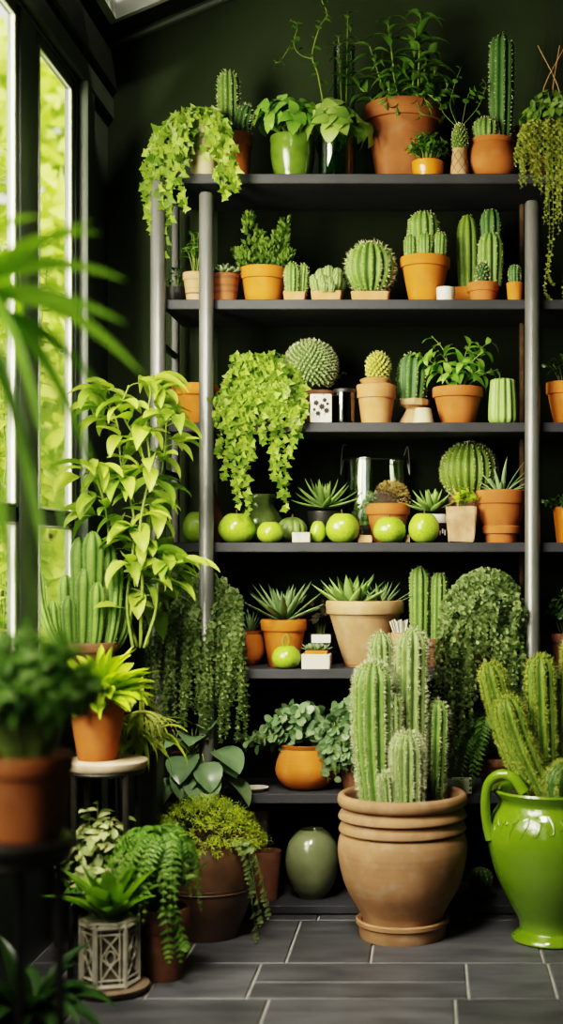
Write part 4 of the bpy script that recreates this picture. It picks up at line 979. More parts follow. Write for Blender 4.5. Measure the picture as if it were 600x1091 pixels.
mb = MB()
for k in range(5): box(mb, (-1 + k * 2.6) * u, (.4 + k * 2.6) * u, -15.3 * u, -14.2 * u, (8 + (k % 2) * 2) * u, (15 - (k % 3)) * u, .0003)
mb.build('print', 'label_c', o, smooth=False)
rosette(o, (-4 * u, 0, 34 * u), 26, .080, .026, 'succ', 1.4, .1, -.25, 'agave', .35, lmin=.6)
o, u = item('cactus_pot', 'big globe cactus with a net of yellow spines at the back of the fourth shelf', 'potted cactus', 500, 4, 20, .115)
pot(o, 22 * u, 50 * u, 'terrad', .7)
cactus(o, (0, 0, 46 * u), (0, 0, 108 * u), 31.5 * u, 22, .1, 'cac_y', 'spine', .007, 4, .0085, ball=True)
o, u = item('wooden_vase', 'chunky carved wooden vase with a small yellow-green plant on the fourth shelf', 'vase', 491.5, 4, 14, -.002)
mb = MB(); loft(mb, [rrect(27 * u, 22 * u, .004, .0035), rrect(29 * u, 24 * u, .005, 6 * u), rrect(31 * u, 25 * u, .004, 30 * u), rrect(32 * u, 25 * u, .004, 38 * u), rrect(24 * u, 18 * u, .003, 38 * u), rrect(22 * u, 16 * u, .003, 30 * u)]); mb.v[0] += RNG.normal(size=mb.v[0].shape) * .0012; mb.build('vase', surf('weathered wood', (.50, .32, .19), (.30, .17, .09), .85, scale=26, bump=.6, bscale=50), o, sharp=25)
mb = MB(); tube(mb, [(-2 * u, 0, 30 * u), (-3 * u, 0, 48 * u), (-8 * u, 0, 58 * u)], .006, .004, 8); mb.build('stump', 'wood', o)
bush(o, 36 * u, 14, 15 * u, .03, 26 * u, 5, .024, .016, T_OV, ('lime', 'stem'), .008, .3, 1, .2, .3, cx=6 * u)
o, u = item('potted_aloe', 'striped aloe in a large double-rimmed terracotta pot on the fourth shelf', 'potted plant', 534, 4, 27)
pot(o, 26.5 * u, 56 * u, 'terra', .60, style='band')
mb = MB()
for (az, el, L) in ((-.1, .55, .10), (.2, .9, .10), (-.4, .75, .09), (-1.3, 1.25, .115), (-2.0, 1.1, .09), (2.8, .7, .075), (3.2, 1.0, .085), (-2.6, .45, .075), (1.2, 1.2, .10), (-.8, .35, .085), (0.05, .25, .085), (-1.6, .7, .07), (2.2, .9, .09), (-.05, 1.1, .12)):
    leaf(mb, (.006 * cos(az), .006 * sin(az), 50 * u), az, el, L, .014, .25, 'agave', .5, 8, rnd(.4, .95), 0, .35)
mb.build('rosette', 'agave', o, sharp=None)
o, u = item('potted_plant', 'yellow pot with dark leafy plant right of the right post on the fourth shelf', 'potted plant', 606, 4, 18, .02)
pot(o, 17 * u, 38 * u, 'orangeglaze', .75, style='plain')
bush(o, 30 * u, 30, 27 * u, .05, 26 * u, 7, .022, .014, T_OV, ('deep', 'stem'), .015, .3, 1, .35, .2, cx=-6 * u)

# ===== fifth board
o, u = item('trailing_fern', 'dense trailing plant with tiny leaves hanging before the front left post, fifth shelf', 'potted plant', 232, 5, 30)
pot(o, 27.5 * u, 40 * u, 'terra', .72, style='bowl')
st = []
for i in range(125):
    ex = rnd(-64, 34); q = rnd(.2, 1); top = 62 + 32 * sqrt(max(0, 1 - ((ex + 16) / 54) ** 2)); x2 = ex + rnd(-4, 4); y2 = -.10 - rnd(0, .045)
    if ex > 20: zz = rnd(-45, 0)
    elif ex > -30: zz = rnd(-66, 30)
    else: zz = rnd(-56, 40)
    zz = min(zz, top - 35)
    top += rnd(-16, 4); ex = ex * rnd(.75, 1.08); zz = zz + 34 * sin(ex * .33)
    st.append([(ex * .15 * u, 0, 36 * u), (ex * .55 * u, -.03 - .04 * q, top * .98 * u), (ex * .9 * u, -.085, (top - 18) * u), (x2 * u, y2, (top * .3 + zz * .7) * u), ((x2 + rnd(-3, 3)) * u, y2, zz * u)])
for i in range(50):
    ex = rnd(-60, 30); top = 60 + 30 * sqrt(max(0, 1 - ((ex + 16) / 54) ** 2))
    st.append([(ex * .2 * u, 0, 36 * u), (ex * .6 * u, rnd(-.06, .02), top * u), (ex * u, rnd(-.08, .03), (top - 8) * u)])
trailing(o, st, ('fern', 'stem'), T_RO, .0112, .0096, .0076, .0008, 'trailing_stems', 1.25, .15, .6, double=2)
o, u = item('potted_aloe', 'small spiky aloe in a rounded orange pot beside the trailing plant on the fifth shelf', 'potted plant', 267, 5, 15, .120)
pot(o, 14 * u, 36 * u, 'orange', .62, style='round')
mb = MB()
for i in range(14):
    az = i * 2.4; leaf(mb, (0, 0, 30 * u), az, rnd(.95, 1.4), rnd(.06, .085), .009, rnd(.0, .3), 'agave', .5, 7, rnd(.2, .7), 0, .35)
mb.build('rosette', 'agave', o, sharp=None)
o, u = item('potted_agave', 'large star-shaped agave in a terracotta pot on the fifth shelf', 'potted plant', 302.5, 5, 24, .042)
pot(o, 24.5 * u, 50 * u, 'orange', .66, .24)
rosette(o, (0, 0, 47 * u), 30, .150, .029, 'agave', 1.45, .32, -.05, 'agave', .28, lmin=.42)
o, u = item('green_tomato', 'green tomato with a curled looped stem in front of the agave pot', 'fruit', 305, 5, 16, -.025)
b = apple_mesh().build('fruit_body', 'apple', o, sharp=None); b.scale = (15.5 * u, 15.5 * u, 24 / AH * u); b.location = (0, 0, -AZ0 * 24 / AH * u)
mb = MB(); tube(mb, spline([(0, 0, 19 * u), (-3 * u, 0, 27 * u), (-3.4 * u, 0, 32 * u), (0, 0, 36 * u), (3.2 * u, 0, 31 * u), (2.4 * u, 0, 26 * u), (0, 0, 23 * u)], 24), .0027, .0022, 6); mb.build('looped_stem', 'stem', o)
o, u = item('square_planter', 'white square planter with a small grey succulent on the fifth shelf', 'potted plant', 337.5, 5, 13, -.004)
tray(o, 31 * u, 25 * u, 15.5 * u, 'white', .97)
mb = MB(); box(mb, -12 * u, 12 * u, -9 * u, 9 * u, 13 * u, 19 * u, .002); mb.build('inner_pot', 'orange', o, sharp=30)
for (x, y) in ((-7, 0), (0, -4), (7, 1), (1, 5), (-3, 3)): rosette(o, (x * u, y * u, 19 * u), 14, .026, .010, 'grey', 1.35, .2, -.2, 'obov', .4)
o, u = item('potted_plant', 'dark purple-black leafy plant in a black pot with a white tag, fifth shelf', 'potted plant', 341.5, 5, 17, .108)
pot(o, 17 * u, 34 * u, 'dark', .8, style='plain')
mb = MB(); box(mb, -8 * u, 12 * u, -17.6 * u, -16.6 * u, 24 * u, 33 * u, .0005); mb.build('tag', 'label_c', o, sharp=30)
M['purple'] = leafm('dark purple leaf', (.02, .022, .015), (.07, .06, .045), .4, .1)
bush(o, 32 * u, 16, 17 * u, .03, 42 * u, 6, .032, .024, T_RO, ('purple', 'stem'), .01)
o, u = item('potted_succulent', 'two green rosettes in a big weathered tan clay pot on the fifth shelf', 'potted plant', 389, 5, 42)
pot(o, 41.5 * u, 70 * u, 'tan', .52, .20)
mb = MB(); lathe(mb, [(20.5 * u, 1 * u), (21.8 * u, 1.5 * u), (24.2 * u, 13.5 * u), (22 * u, 14 * u)], 40); mb.build('unglazed_band', 'terra2', o)
rosette(o, (-14 * u, -.01, 60 * u), 28, .118, .042, 'succ', 1.45, .42, -.1, 'agave', .32, lmin=.5)
rosette(o, (17 * u, 0, 60 * u), 28, .100, .019, 'agave', 1.45, .35, -.05, 'agave', .3, lmin=.5)
o, u = item('match_holder', 'square terracotta holder with a fan of white sticks behind the big cactus', 'holder', 427, 5, 10, .0)
tray(o, 20 * u, 18 * u, 38 * u, 'peach', .96, 'holder', False)
mb = MB()
for i in range(9): tube(mb, [((i - 4) * .8 * u, ((i * 7) % 5 - 2) * u, 26 * u), ((-2 + (i - 4) * 2.3) * u, ((i * 7) % 5 - 2) * 1.2 * u, (50 + (i % 3)) * u)], .0022, .0026, 6)
mb.build('sticks', 'white', o)
o, u = item('cactus_pot', 'pair of tall green column cacti in a dark pot right of the stick holder', 'potted cactus', 457, 5, 20, .04)
pot(o, 20 * u, 30 * u, 'terrad', .75)
cactus(o, (-10 * u, 0, 26 * u), (-10 * u, 0, 106 * u), 11 * u, 9, .24, 'cac', 'spine', .005, 3, .010, taper=.92)
cactus(o, (10 * u, .005, 26 * u), (11 * u, .005, 100 * u), 9.2 * u, 9, .24, 'cac', 'spine', .005, 3, .010, taper=.92)
o, u = item('trailing_fern', 'dense trailing plant with tiny leaves by the right post on the fifth shelf', 'potted plant', 517, 5, 30)
pot(o, 30 * u, 44 * u, 'terra2', .68)
st = []
for i in range(125):
    ex = rnd(-52, 42); q = rnd(.2, 1); top = 58 + 42 * sqrt(max(0, 1 - (ex / 56) ** 2)); x2 = ex + rnd(-4, 4); y2 = -.105 - rnd(0, .05)
    zz = rnd(-56, 34) if abs(ex) > 14 or random.random() < .12 else rnd(20, 60)
    zz = min(zz, top - 35)
    top += rnd(-22, 4); ex = ex * rnd(.7, 1.12); zz = zz + 34 * sin(ex * .4 + 1)
    st.append([(ex * .15 * u, 0, 40 * u), (ex * .55 * u, -.03 - .04 * q, top * .98 * u), (ex * .9 * u, -.09, (top - 18) * u), (x2 * u, y2, (top * .3 + zz * .7) * u), ((x2 + rnd(-3, 3)) * u, y2, zz * u)])
for i in range(50):
    ex = rnd(-42, 38); top = 56 + 44 * sqrt(max(0, 1 - (ex / 56) ** 2))
    st.append([(ex * .2 * u, 0, 40 * u), (ex * .6 * u, rnd(-.06, .02), top * u), (ex * u, rnd(-.08, .03), (top - 8) * u)])
trailing(o, st, ('fern', 'stem'), T_RO, .0112, .0096, .0078, .0008, 'trailing_stems', 1.25, .15, .6, double=2)
o, u = item('potted_plant', 'dim leafy plant right of the right post on the fifth shelf', 'potted plant', 604, 5, 18, .03)
pot(o, 18 * u, 36 * u, 'terrad', .7)
bush(o, 30 * u, 20, 26 * u, .05, 58 * u, 7, .026, .02, T_RO, ('deep', 'stem'), .015)

# ===== sixth board
o, u = item('potted_plant', 'silvery round-leaved plant in a squat orange pot with a scratched motif, sixth shelf', 'potted plant', 326.5, 6, 33)
pot(o, 29 * u, 48 * u, 'orange', .6, style='round')
mb = MB()
for i in range(9):
    a = -1.15 + i * .055; z0 = (9 + i * 2.0) * u; pts = []
    for t in np.linspace(0, 1, 6):
        aa = a + .10 * t; zz = z0 + 11 * u * t; rr = 29 * u * np.interp(zz / (48 * u), [0, .11, .22, .33, .43, .54, .65, .75, .86], [.66, .85, 1.0, 1.09, 1.14, 1.128, 1.09, 1.03, .945]); pts.append((rr * cos(aa), rr * sin(aa), zz))
    tube(mb, pts, .0009, .0004, 4)
mb.build('scratched_motif', 'terra2', o)
mb = MB(); lv = Lv()
for i in range(50):
    x = -1 + 2 * i / 49; x1 = -76 * max(0, -x) ** 1.1 + 34 * max(0, x); h1 = 54 + 32 * (1 - x * x) * rnd(.1, 1) - 22 * max(0, -x - .5) * 2 * rnd(0, 1.2); y1 = -rnd(-.04, .09)
    pv = spline([(x * 12 * u, 0, 42 * u), (x1 * .5 * u, y1 * .6, (h1 + 4) * u), (x1 * u, y1, h1 * u)], 12); tube(mb, pv, .0012, .0008, 4, .5, 1); along(lv, pv, 9, .029, .027, .2, 1.2, .2, flat=.8)
lv.flush(mb, T_RO, 0); mb.build('foliage', ['round', 'stem'], o, sharp=None)
o, u = item('potted_plant', 'trailing round-leaved plant half behind the tall floor cactus on the sixth shelf', 'potted plant', 380, 6, 20, .03)
pot(o, 20 * u, 40 * u, 'terrad', .7)
st = []
for i in range(40):
    ex = rnd(-36, 26); top = rnd(64, 96)
    st.append([(0, 0, 38 * u), (ex * .5 * u, -.03, top * u), (ex * .9 * u, -.06, (top - 14) * u), (ex * u, -.07, rnd(4, 60) * u)])
trailing(o, st, ('round', 'stem'), T_RO, .024, .022, .02, .001, 'trailing_stems', 1.2, .2, .8)
o, u = item('saucer', 'empty grey clay saucer left of the squat orange pot on the sixth shelf', 'saucer', 270, 6, 16)
mb = MB(); lathe(mb, [(0, 0), (11 * u, 0), (15.5 * u, 3.4 * u), (16 * u, 4 * u), (15 * u, 4 * u), (10.5 * u, 1.4 * u), (0, 1.2 * u)], 32); mb.build('dish', 'stone', o)
o, u = item('white_block', 'little white stone cube between the two big floor pots on the sixth shelf', 'block', 492, 6, 11, -.010)
mb = MB(); box(mb, -10.5 * u, 10.5 * u, -10 * u, 10 * u, 0, 14.5 * u, .0015); mb.build('block', 'white', o, sharp=30)
o, u = item('potted_fern', 'drooping dark glossy fern behind the green urn on the sixth shelf', 'potted plant', 530, 6, 24, .02)
pot(o, 22 * u, 34 * u, 'terrad', .7)
mb = MB(); lv = Lv()
for (x1, z1, top, y1) in ((-46, 24, 74, -.06), (-40, 8, 62, -.08), (-50, 36, 64, -.04), (-30, 2, 58, -.1), (-22, 20, 78, -.11), (8, 14, 70, -.1), (24, 20, 72, -.06), (34, 30, 66, -.02), (-36, 40, 80, .0), (0, 30, 84, .02)):
    frond(mb, lv, [(0, 0, 30 * u), (x1 * .4 * u, y1 * .4, top * u), (x1 * .8 * u, y1 * .85, (top - 10) * u), (x1 * u, y1, z1 * u)], 26, .036, .010)
lv.flush(mb, T_LA, 0); mb.build('fronds', ['mid', 'stem'], o, sharp=None)
o, u = item('potted_plant', 'plant with large drooping grey-green leaves just above the mossy round brown pot', 'potted plant', 204, 6, 22, .0)
pot(o, 22 * u, 40 * u, 'terrad', .7)
mb = MB()
for (az, L, el, x, zt, y) in [(a_, l_ * 1.08, e_, x_, z_ - 16, y_) for (a_, l_, e_, x_, z_, y_) in ((-1.6, .10, -.3, 2, 58, -.10), (-.6, .10, -.2, 30, 62, -.08), (-2.4, .10, -.3, -20, 60, -.08), (-1.2, .11, -.5, 16, 40, -.115), (-2.0, .09, -.5, -10, 36, -.11), (-.4, .10, -.4, 40, 34, -.09), (3.5, .09, -.2, -34, 40, -.07), (-1.5, .085, .2, 6, 76, -.07), (-.7, .085, -.5, 30, 16, -.11), (-1.9, .09, .1, -12, 74, -.06), (-1.1, .085, -.6, 22, 52, -.125), (-1.7, .08, -.6, 4, 44, -.13), (-.9, .08, -.1, 36, 50, -.06), (-2.2, .08, -.2, -26, 52, -.10), (-1.3, .07, .3, 18, 86, -.05))]:
    p1 = np.array([x * u, y, zt * u]); pv = bez((0, 0, 36 * u), (x * .6 * u, y * .5, (zt + 22) * u), p1, 10); tube(mb, pv, .0028, .0018, 6, .5, 1)
    leaf(mb, p1, az, el, L, L * .85, .9, 'ovate', .3, 9, rnd(.2, .9), rnd(-.3, .3))
mb.build('foliage', [leafm('dull silvery leaf', (.055, .10, .05), (.19, .28, .15), .3, .15), 'stem'], o, sharp=None)

# ===== bottom board
o, u = item('round_vase', 'closed egg-shaped sage green glazed vase on the bottom shelf', 'vase', 333, 7, 30, .015)
h = 72 * u; mb = MB()
lathe(mb, [(0, 0), (15 * u, 0), (16 * u, 2 * u)] + [(u * r, h * t) for (r, t) in ((21, .12), (26.5, .3), (29, .5), (28.5, .64), (25.5, .8), (20, .92), (14.5, .985), (13, 1.0), (11.5, .99), (10.5, .95), (0, .93))], 48)
P = spline([(p[0], 0, p[1]) for p in [(15 * u, 0), (16 * u, 2 * u), (21 * u, .12 * h), (26.5 * u, .3 * h), (29 * u, .5 * h), (28.5 * u, .64 * h), (25.5 * u, .8 * h), (20 * u, .92 * h), (14 * u, .99 * h), (12.5 * u, h), (11 * u, .985 * h), (10 * u, .93 * h)]], 40)
mb = MB(); lathe(mb, [(0, 0)] + [(p[0], p[2]) for p in P] + [(0, .92 * h)], 48); mb.build('vase', 'sage', o, sharp=None)
o, u = item('terracotta_pot', 'plain brown clay pot left of the egg-shaped vase on the bottom shelf', 'pot', 284, 7, 16, .02)
pot(o, 16 * u, 52 * u, 'terrad', .75, style='plain')
o, u = item('card_box', 'small pale cardboard box beside the post on the bottom shelf', 'box', 272, 7, 10, .16)
mb = MB(); box(mb, -14 * u, 14 * u, -10 * u, 10 * u, 0, 84 * u, .002); mb.build('carton', 'stone', o, sharp=30)
mb = MB(); box(mb, -13 * u, 13 * u, -.5 * u - 10 * u, -10 * u, 60 * u, 72 * u, .0003); mb.build('label', 'label_c', o, sharp=30)
o, u = item('small_cactus', 'small dark ribbed ball cactus on the bottom shelf between the two floor pots', 'cactus', 512, 7, 12, .03)
pot(o, 11 * u, 12 * u, 'dark', .8, style='bowl')
cactus(o, (0, 0, 9 * u), (0, 0, 34 * u), 13 * u, 12, .2, 'cac_d', 'spine', .005, 3, .009, ball=True)
# ---------------------------------------------------------------- things on the floor
def floor_item(name, label, cat, px, d, z=0.0, group=None):
    return thing(name, label, cat, (X(px, d), d, z), group), S(d)
def lathe_px(cx, d, rows, z0):
    """profile from (half width px, y px) read at depth d; z relative to z0"""
    return [(hw * S(d), Z(y, d) - z0) for hw, y in rows]
# big thrown pot on its saucer
d = 3.43
o, u = floor_item('plant_saucer', 'round terracotta saucer under the large ridged floor pot', 'saucer', 429, d)
mb = MB(); lathe(mb, [(0, 0), (45 * u, 0), (46 * u, 3 * u), (46.5 * u, 13 * u), (49.5 * u, 15 * u), (50 * u, 19 * u), (48 * u, 20.5 * u), (44 * u, 19 * u), (43 * u, 8 * u), (0, 8 * u)], 64); mb.build('dish', 'urnclay', o)
zs = 8.2 * u
o, u = floor_item('floor_cactus_pot', 'large ridged clay floor pot planted with six spiny column cacti', 'potted cactus', 429, d, zs)
zp = lambda y: Z(y, d) - zs
ctl = [(40, 0), (41, zp(984)), (44.5, zp(972)), (51, zp(960)), (58, zp(948)), (63.5, zp(934)), (67.5, zp(917)), (69, zp(903)), (68, zp(893)), (65.5, zp(886))]
P = spline([(a * u, 0, b) for a, b in ctl], 30)
pr = [(0, 0), (39 * u, 0)] + [(p[0], p[2]) for p in P]
for hw, y in ((63, 885.4), (62.5, 884.6), (64, 884), (67.8, 882.8), (68.2, 881.4), (66.5, 877), (64, 873), (62.3, 872), (62.2, 871.2), (64, 870.6), (68.2, 869.4), (68.6, 868), (66.8, 863.5), (64, 860), (62.5, 859), (62.5, 858), (65.5, 857.6), (68.3, 855.5), (69.4, 851), (68.8, 846.5), (66.5, 844.2), (63.5, 843.8), (61, 845.5), (60, 850), (58.5, 858), (0, 858)): pr.append((hw * u, zp(y)))
mb = MB(); lathe(mb, pr, 80); mb.build('pot', 'urnclay', o, sharp=50)
soil(o, 60 * u, zp(852), .04)
zz = zp(851)
def fc(bx, by, tx, ty_px, r, ribs=12, mat='cac_p', sl=.013, ns=5, ctrl=None, depth=.2, step=.010, tap=.88, ty=None):
    cactus(o, (bx * u, by, zz - .005), (tx * u, by if ty is None else ty, zp(ty_px)), r * u, ribs, depth, mat, 'spine_w', sl, ns + 2, step * .85, ctrl, False, tap, 1.15, 'cactus', 44, .0009, .75)
fc(-26, -.03, -30, 704, 21.5, 13, 'cac', .012, 6, (-33 * u, -.03, zp(780)), .17, .008, .8)
fc(-18, .045, -24, 675, 13, 11, 'cac_p', .011, 5)
fc(8, .02, 10, 671, 17.5, 11, 'cac_p', .013, 5, depth=.24)
fc(-9, -.03, -10, 737, 10.5, 11, 'cac_p', .009, 5)
fc(34, .04, 37, 747, 12.5, 10, 'cac', .010, 5)
fc(6, -.075, 6, 775, 17.8, 15, 'cac_p', .011, 6, depth=.16, step=.008, tap=.92)
fc(-14, -.09, -17, 816, 8, 11, 'cac_p', .008, 5, depth=.16, step=.007)
# bright green handled urn
d = 3.40
o, u = floor_item('floor_cactus_urn', 'glossy bright green handled urn with shaggy yellow-green cacti at the right', 'potted cactus', 590, d)
ctl = [(36, 8 * u), (38, Z(978, d)), (50, Z(956, d)), (62, Z(930, d)), (69.5, Z(902, d)), (70, Z(884, d)), (66, Z(868, d)), (60, Z(858, d)), (58, Z(852, d))]
P = spline([(a * u, 0, b) for a, b in ctl], 34)
pr = [(0, 0), (43 * u, 0), (45 * u, 2 * u), (44.5 * u, 5 * u), (40 * u, 8 * u), (37 * u, 10.5 * u)] + [(p[0], p[2]) for p in P[1:]]
for hw, y in ((60, 848), (65, 843), (66.5, 840.5), (65.5, 838.5), (62, 838.5), (58, 843), (56, 852), (0, 852)): pr.append((hw * u, Z(y, d)))
mb = MB(); lathe(mb, pr, 80); mb.build('urn', 'urnglaze', o, sharp=50)
mb = MB()
P = spline([(-34 * u, -.09, Z(838, d)), (-44 * u, -.085, Z(824, d)), (-58 * u, -.075, Z(820, d)), (-70 * u, -.06, Z(830, d)), (-73.5 * u, -.05, Z(850, d)), (-72 * u, -.04, Z(872, d)), (-67 * u, -.035, Z(890, d))], 34)
tube(mb, P, np.interp(np.linspace(0, 1, 34), [0, .15, .5, .85, 1], [6.5, 5.6, 5.2, 5.4, 7]) * u, None, 14); mb.build('handle', 'urnglaze', o)
mb = MB()
def R_at(z): return np.interp(z, [p[1] for p in pr if p[0] > 0][5:40], [p[0] for p in pr if p[0] > 0][5:40])
for k in range(14):       # raised vine ornament on the shoulder
    a0 = -2.75 + k * .20; pts = []
    for t in np.linspace(0, 1, 14):
        a = a0 + .075 * sin(t * 5.2) + .06 * t; z_ = Z(864 + 16 * t + 5 * sin(t * 6 + k), d); r_ = R_at(z_) + .0002; pts.append((r_ * cos(a), r_ * sin(a), z_))
    tube(mb, pts, .0026, .0012, 6)
mb.build('relief_ornament', 'urnglaze', o)
soil(o, 57 * u, Z(846, d), .03)
zr = Z(846, d)
def hc(bx, by, tx, ty_px, r, ctrl=None, mat='cac_y', ns=15, ribs=9, sl=.013):
    cactus(o, (bx * u, by, zr), (tx * u, by, Z(ty_px, d)), r * u, ribs, .24, mat, 'spine_y', sl, ns, .0075, ctrl, False, .8, 1.3, 'cactus', 40, .0009, 1.1)
hc(-20, .04, -68, 707, 13.5, (-48 * u, .04, Z(800, d)))
hc(-10, -.05, -52, 739, 15, (-38 * u, -.05, Z(800, d)))
hc(-8, .0, -14, 698, 15.5, (-12 * u, 0, Z(770, d)), 'cac_y', 14)
hc(16, .02, 26, 676, 15, None, 'cac_y', 14)
hc(8, -.09, 12, 806, 24, None, 'cac_d', 16, 12, .014)
hc(32, -.03, 46, 740, 13)
# brown round pot with mossy fern
d = 3.43
o, u = floor_item('mossy_pot', 'round brown glazed clay pot topped with bright mossy foliage on the floor beside the shelf', 'potted plant', 222, d)
M['brownglaze'] = surf('brown glaze', (.125, .07, .038), (.06, .034, .02), .35, scale=10, bump=.15, bscale=30, coat=.2)
P = spline([(31 * u, 0, 0), (36 * u, 0, 14 * u), (45 * u, 0, 40 * u), (49 * u, 0, 64 * u), (47 * u, 0, 86 * u), (42 * u, 0, 100 * u), (43 * u, 0, 106 * u), (40 * u, 0, 107 * u), (38 * u, 0, 98 * u)], 36)
mb = MB(); lathe(mb, [(0, 0), (30 * u, 0)] + [(p[0], p[2]) for p in P] + [(0, 98 * u)], 56); mb.build('pot', 'brownglaze', o)
mb = MB()
for zq in (52, 56): lathe(mb, [(47.3 * u, (zq - .8) * u), (48.6 * u, zq * u), (47.8 * u, (zq + .8) * u)], 56)
mb.build('raised_ring', 'brownglaze', o)
soil(o, 38 * u, 100 * u, .1)
mb = MB(); lv = Lv()
for i in range(760):
    a = rnd(0, 2 * pi); q = sqrt(random.random()); p0 = np.array([q * 52 * u * cos(a) - 3 * u, q * 44 * u * sin(a), (96 + 40 * (1 - q ** 2.2)) * u])
    dr = np.array([cos(a) * q + rnd(-.5, .5), sin(a) * q + rnd(-.5, .5), 1.0 - q * .5 + rnd(-.2, .4)]); dr = nrm(dr); L = rnd(.02, .045)
    P = bez(p0, p0 + dr * L * .7, p0 + dr * L + np.array([dr[0] * .018, dr[1] * .018, -.016 * q]), 5)
    along(lv, P, 8, .013, .0028, .1, .8, .1, None, .3, .2, .4, (.2, 1))
lv.flush(mb, T_DI, 0); mb.build('mossy_foliage', 'moss', o, sharp=None)
mb = MB(); lv = Lv()
for (x1, z1) in ((50, 70), (58, 40), (62, 62), (54, 24), (66, 48), (46, 84), (-40, 60)):
    frond(mb, lv, [(x1 * .4 * u, -.05, 100 * u), (x1 * .75 * u, -.075, 104 * u), (x1 * u, -.085, z1 * u), (x1 * 1.04 * u, -.088, (z1 - 22) * u)], 11, .022, .011)
lv.flush(mb, T_OV, 0); mb.build('trailing_fronds', ['fern', 'stem'], o, sharp=None)
# dark clay pot with fern
d = 3.08
o, u = floor_item('potted_fern', 'green fern in a dark clay pot on the floor before the round brown pot', 'potted plant', 175, d)
pot(o, 27 * u, 76 * u, 'terrad', .72, .3)
ferny(o, 66 * u, 54, 62 * u, .11, 112 * u, 34 * u, 22, .022, .0075, ('mid', 'stem'), T_LA, 'fronds', -16 * u, -.03, .4)
bush(o, 66 * u, 40, 50 * u, .10, 110 * u, 8, .034, .011, T_LA, ('olive', 'stem'), .02, .3, .8, .2, .3, cx=-8 * u)
mb = MB(); lv = Lv()
for (x1, z1, y1) in ((24, -6, -.06), (30, 8, -.07), (14, -2, -.09)):
    frond(mb, lv, [(0, -.02, 70 * u), (x1 * .5 * u, y1 * .8, 80 * u), (x1 * .9 * u, y1, 50 * u), (x1 * u, y1 - .01, (z1 + 30) * u)], 11, .024, .010)
lv.flush(mb, T_LA, 0); mb.build('hanging_fronds', ['mid', 'stem'], o, sharp=None)
# variegated plant behind, with a pink bud
d = 3.13
o, u = floor_item('variegated_plant', 'pale variegated leafy plant with a pink striped flower bud under the pale round stand', 'potted plant', 106, d)
pot(o, 22 * u, 60 * u, 'terrad', .72)
bush(o, 52 * u, 52, 46 * u, .09, 138 * u, 6, .05, .026, T_OV, ('varieg', 'stem'), .02, .3, 1.0, .3, .35, cx=4 * u, flat=.5)
bush(o, 52 * u, 40, 50 * u, .10, 86 * u, 7, .036, .018, T_OV, ('mid', 'stem'), .02, .3, 1.0, .3, .3, cx=6 * u, flat=.4)
mb = MB()
for k in range(8): leaf(mb, (22 * u, -.11, 98 * u), k * .785, 1.32, .052, .020, -.35, 'ovate', .6, 7, .3 + .4 * (k % 2))
M['pink'] = leafm('pink striped petal', (.42, .24, .24), (.74, .58, .54), .5, .2); mb.build('flower_bud', 'pink', o, sharp=None)
mb = MB(); tube(mb, spline([(4 * u, 0, 56 * u), (16 * u, -.06, 84 * u), (22 * u, -.11, 100 * u)], 10), .002); mb.build('bud_stem', 'stem', o)
# white lattice planter on a wooden saucer
d = 2.98
o, u = floor_item('wooden_saucer', 'round wooden saucer under the white lattice planter', 'saucer', 119, d)
mb = MB(); lathe(mb, [(0, 0), (35 * u, 0), (39 * u, 4 * u), (40 * u, 8 * u), (37 * u, 9 * u), (0, 8 * u)], 44); mb.build('dish', surf('dull wood', (.20, .14, .10), (.13, .09, .06), .7, scale=24), o)
zs = 9 * u
o, u = floor_item('lattice_planter', 'white fretwork lantern-shaped planter with a bright leafy plant on the floor', 'planter', 117, d, zs)
M['offw'] = surf('weathered white', (.46, .43, .36), (.33, .30, .25), .7, scale=30, bump=.2)
ns_ = 6; R = 30 * u; H = 70 * u; mb = MB(); mc = MB()
vx = [(R * cos(k * pi / 3 + .26), R * sin(k * pi / 3 + .26)) for k in range(6)]
for k in range(6):
    (x0, y0), (x1, y1) = vx[k], vx[(k + 1) % 6]
    tube(mb, [(x0, y0, 0), (x0, y0, H)], 2.4 * u, None, 6)
    L_ = lambda a, zq: (x0 + (x1 - x0) * a, y0 + (y1 - y0) * a, zq * H)
    for zq in (.04, .92): tube(mb, [L_(0, zq), L_(1, zq)], 2.6 * u, None, 6)
    for zq in (.14, .82): tube(mc, [L_(0, zq), L_(1, zq)], 1.1 * u, None, 5)
    for a0 in (.18, .82): tube(mc, [L_(a0, .04), L_(a0, .92)], 1.1 * u, None, 5)
    for (pa, pb) in (((.18, .14), (.82, .48)), ((.82, .14), (.18, .48)), ((.18, .82), (.82, .48)), ((.82, .82), (.18, .48))): tube(mc, [L_(*pa), L_((pa[0] + pb[0]) / 2, (pa[1] + pb[1]) / 2 + .03), L_(*pb)], .9 * u, None, 5)
    tube(mc, [L_(.5 + .15 * cos(t), .48 + .1 * sin(t)) for t in np.linspace(0, 2 * pi, 13)], .9 * u, None, 5)
lathe(mb, [(0, H * .93), (R * .84, H * .93), (R * 1.03, H * .94), (R * 1.05, H * .98), (R * .96, H), (R * .84, H * .99), (0, H * .96)], 6)
mb.build('frame', 'offw', o, sharp=35); mc.build('fretwork', 'offw', o)
mb = MB(); lathe(mb, [(0, .002), (R * .78, .002), (R * .80, H * .93), (0, H * .93)], 30); mb.build('inner_pot', surf('dull liner', (.16, .14, .11), (.10, .09, .07), .8), o)
mb = MB()
for i in range(30):
    az = i * 2.4; q = sqrt((i + .5) / 30); leaf(mb, (.012 * cos(az), .012 * sin(az), H * .94), az + rnd(-.2, .2), 1.5 - .75 * q + rnd(-.1, .1), rnd(.09, .165), rnd(.034, .05), rnd(.2, .7), 'ovate', .4, 8, rnd(.1, .9))
mb.build('foliage', leafm('bright young leaf', (.07, .17, .02), (.30, .46, .05), .4, .4), o, sharp=None)
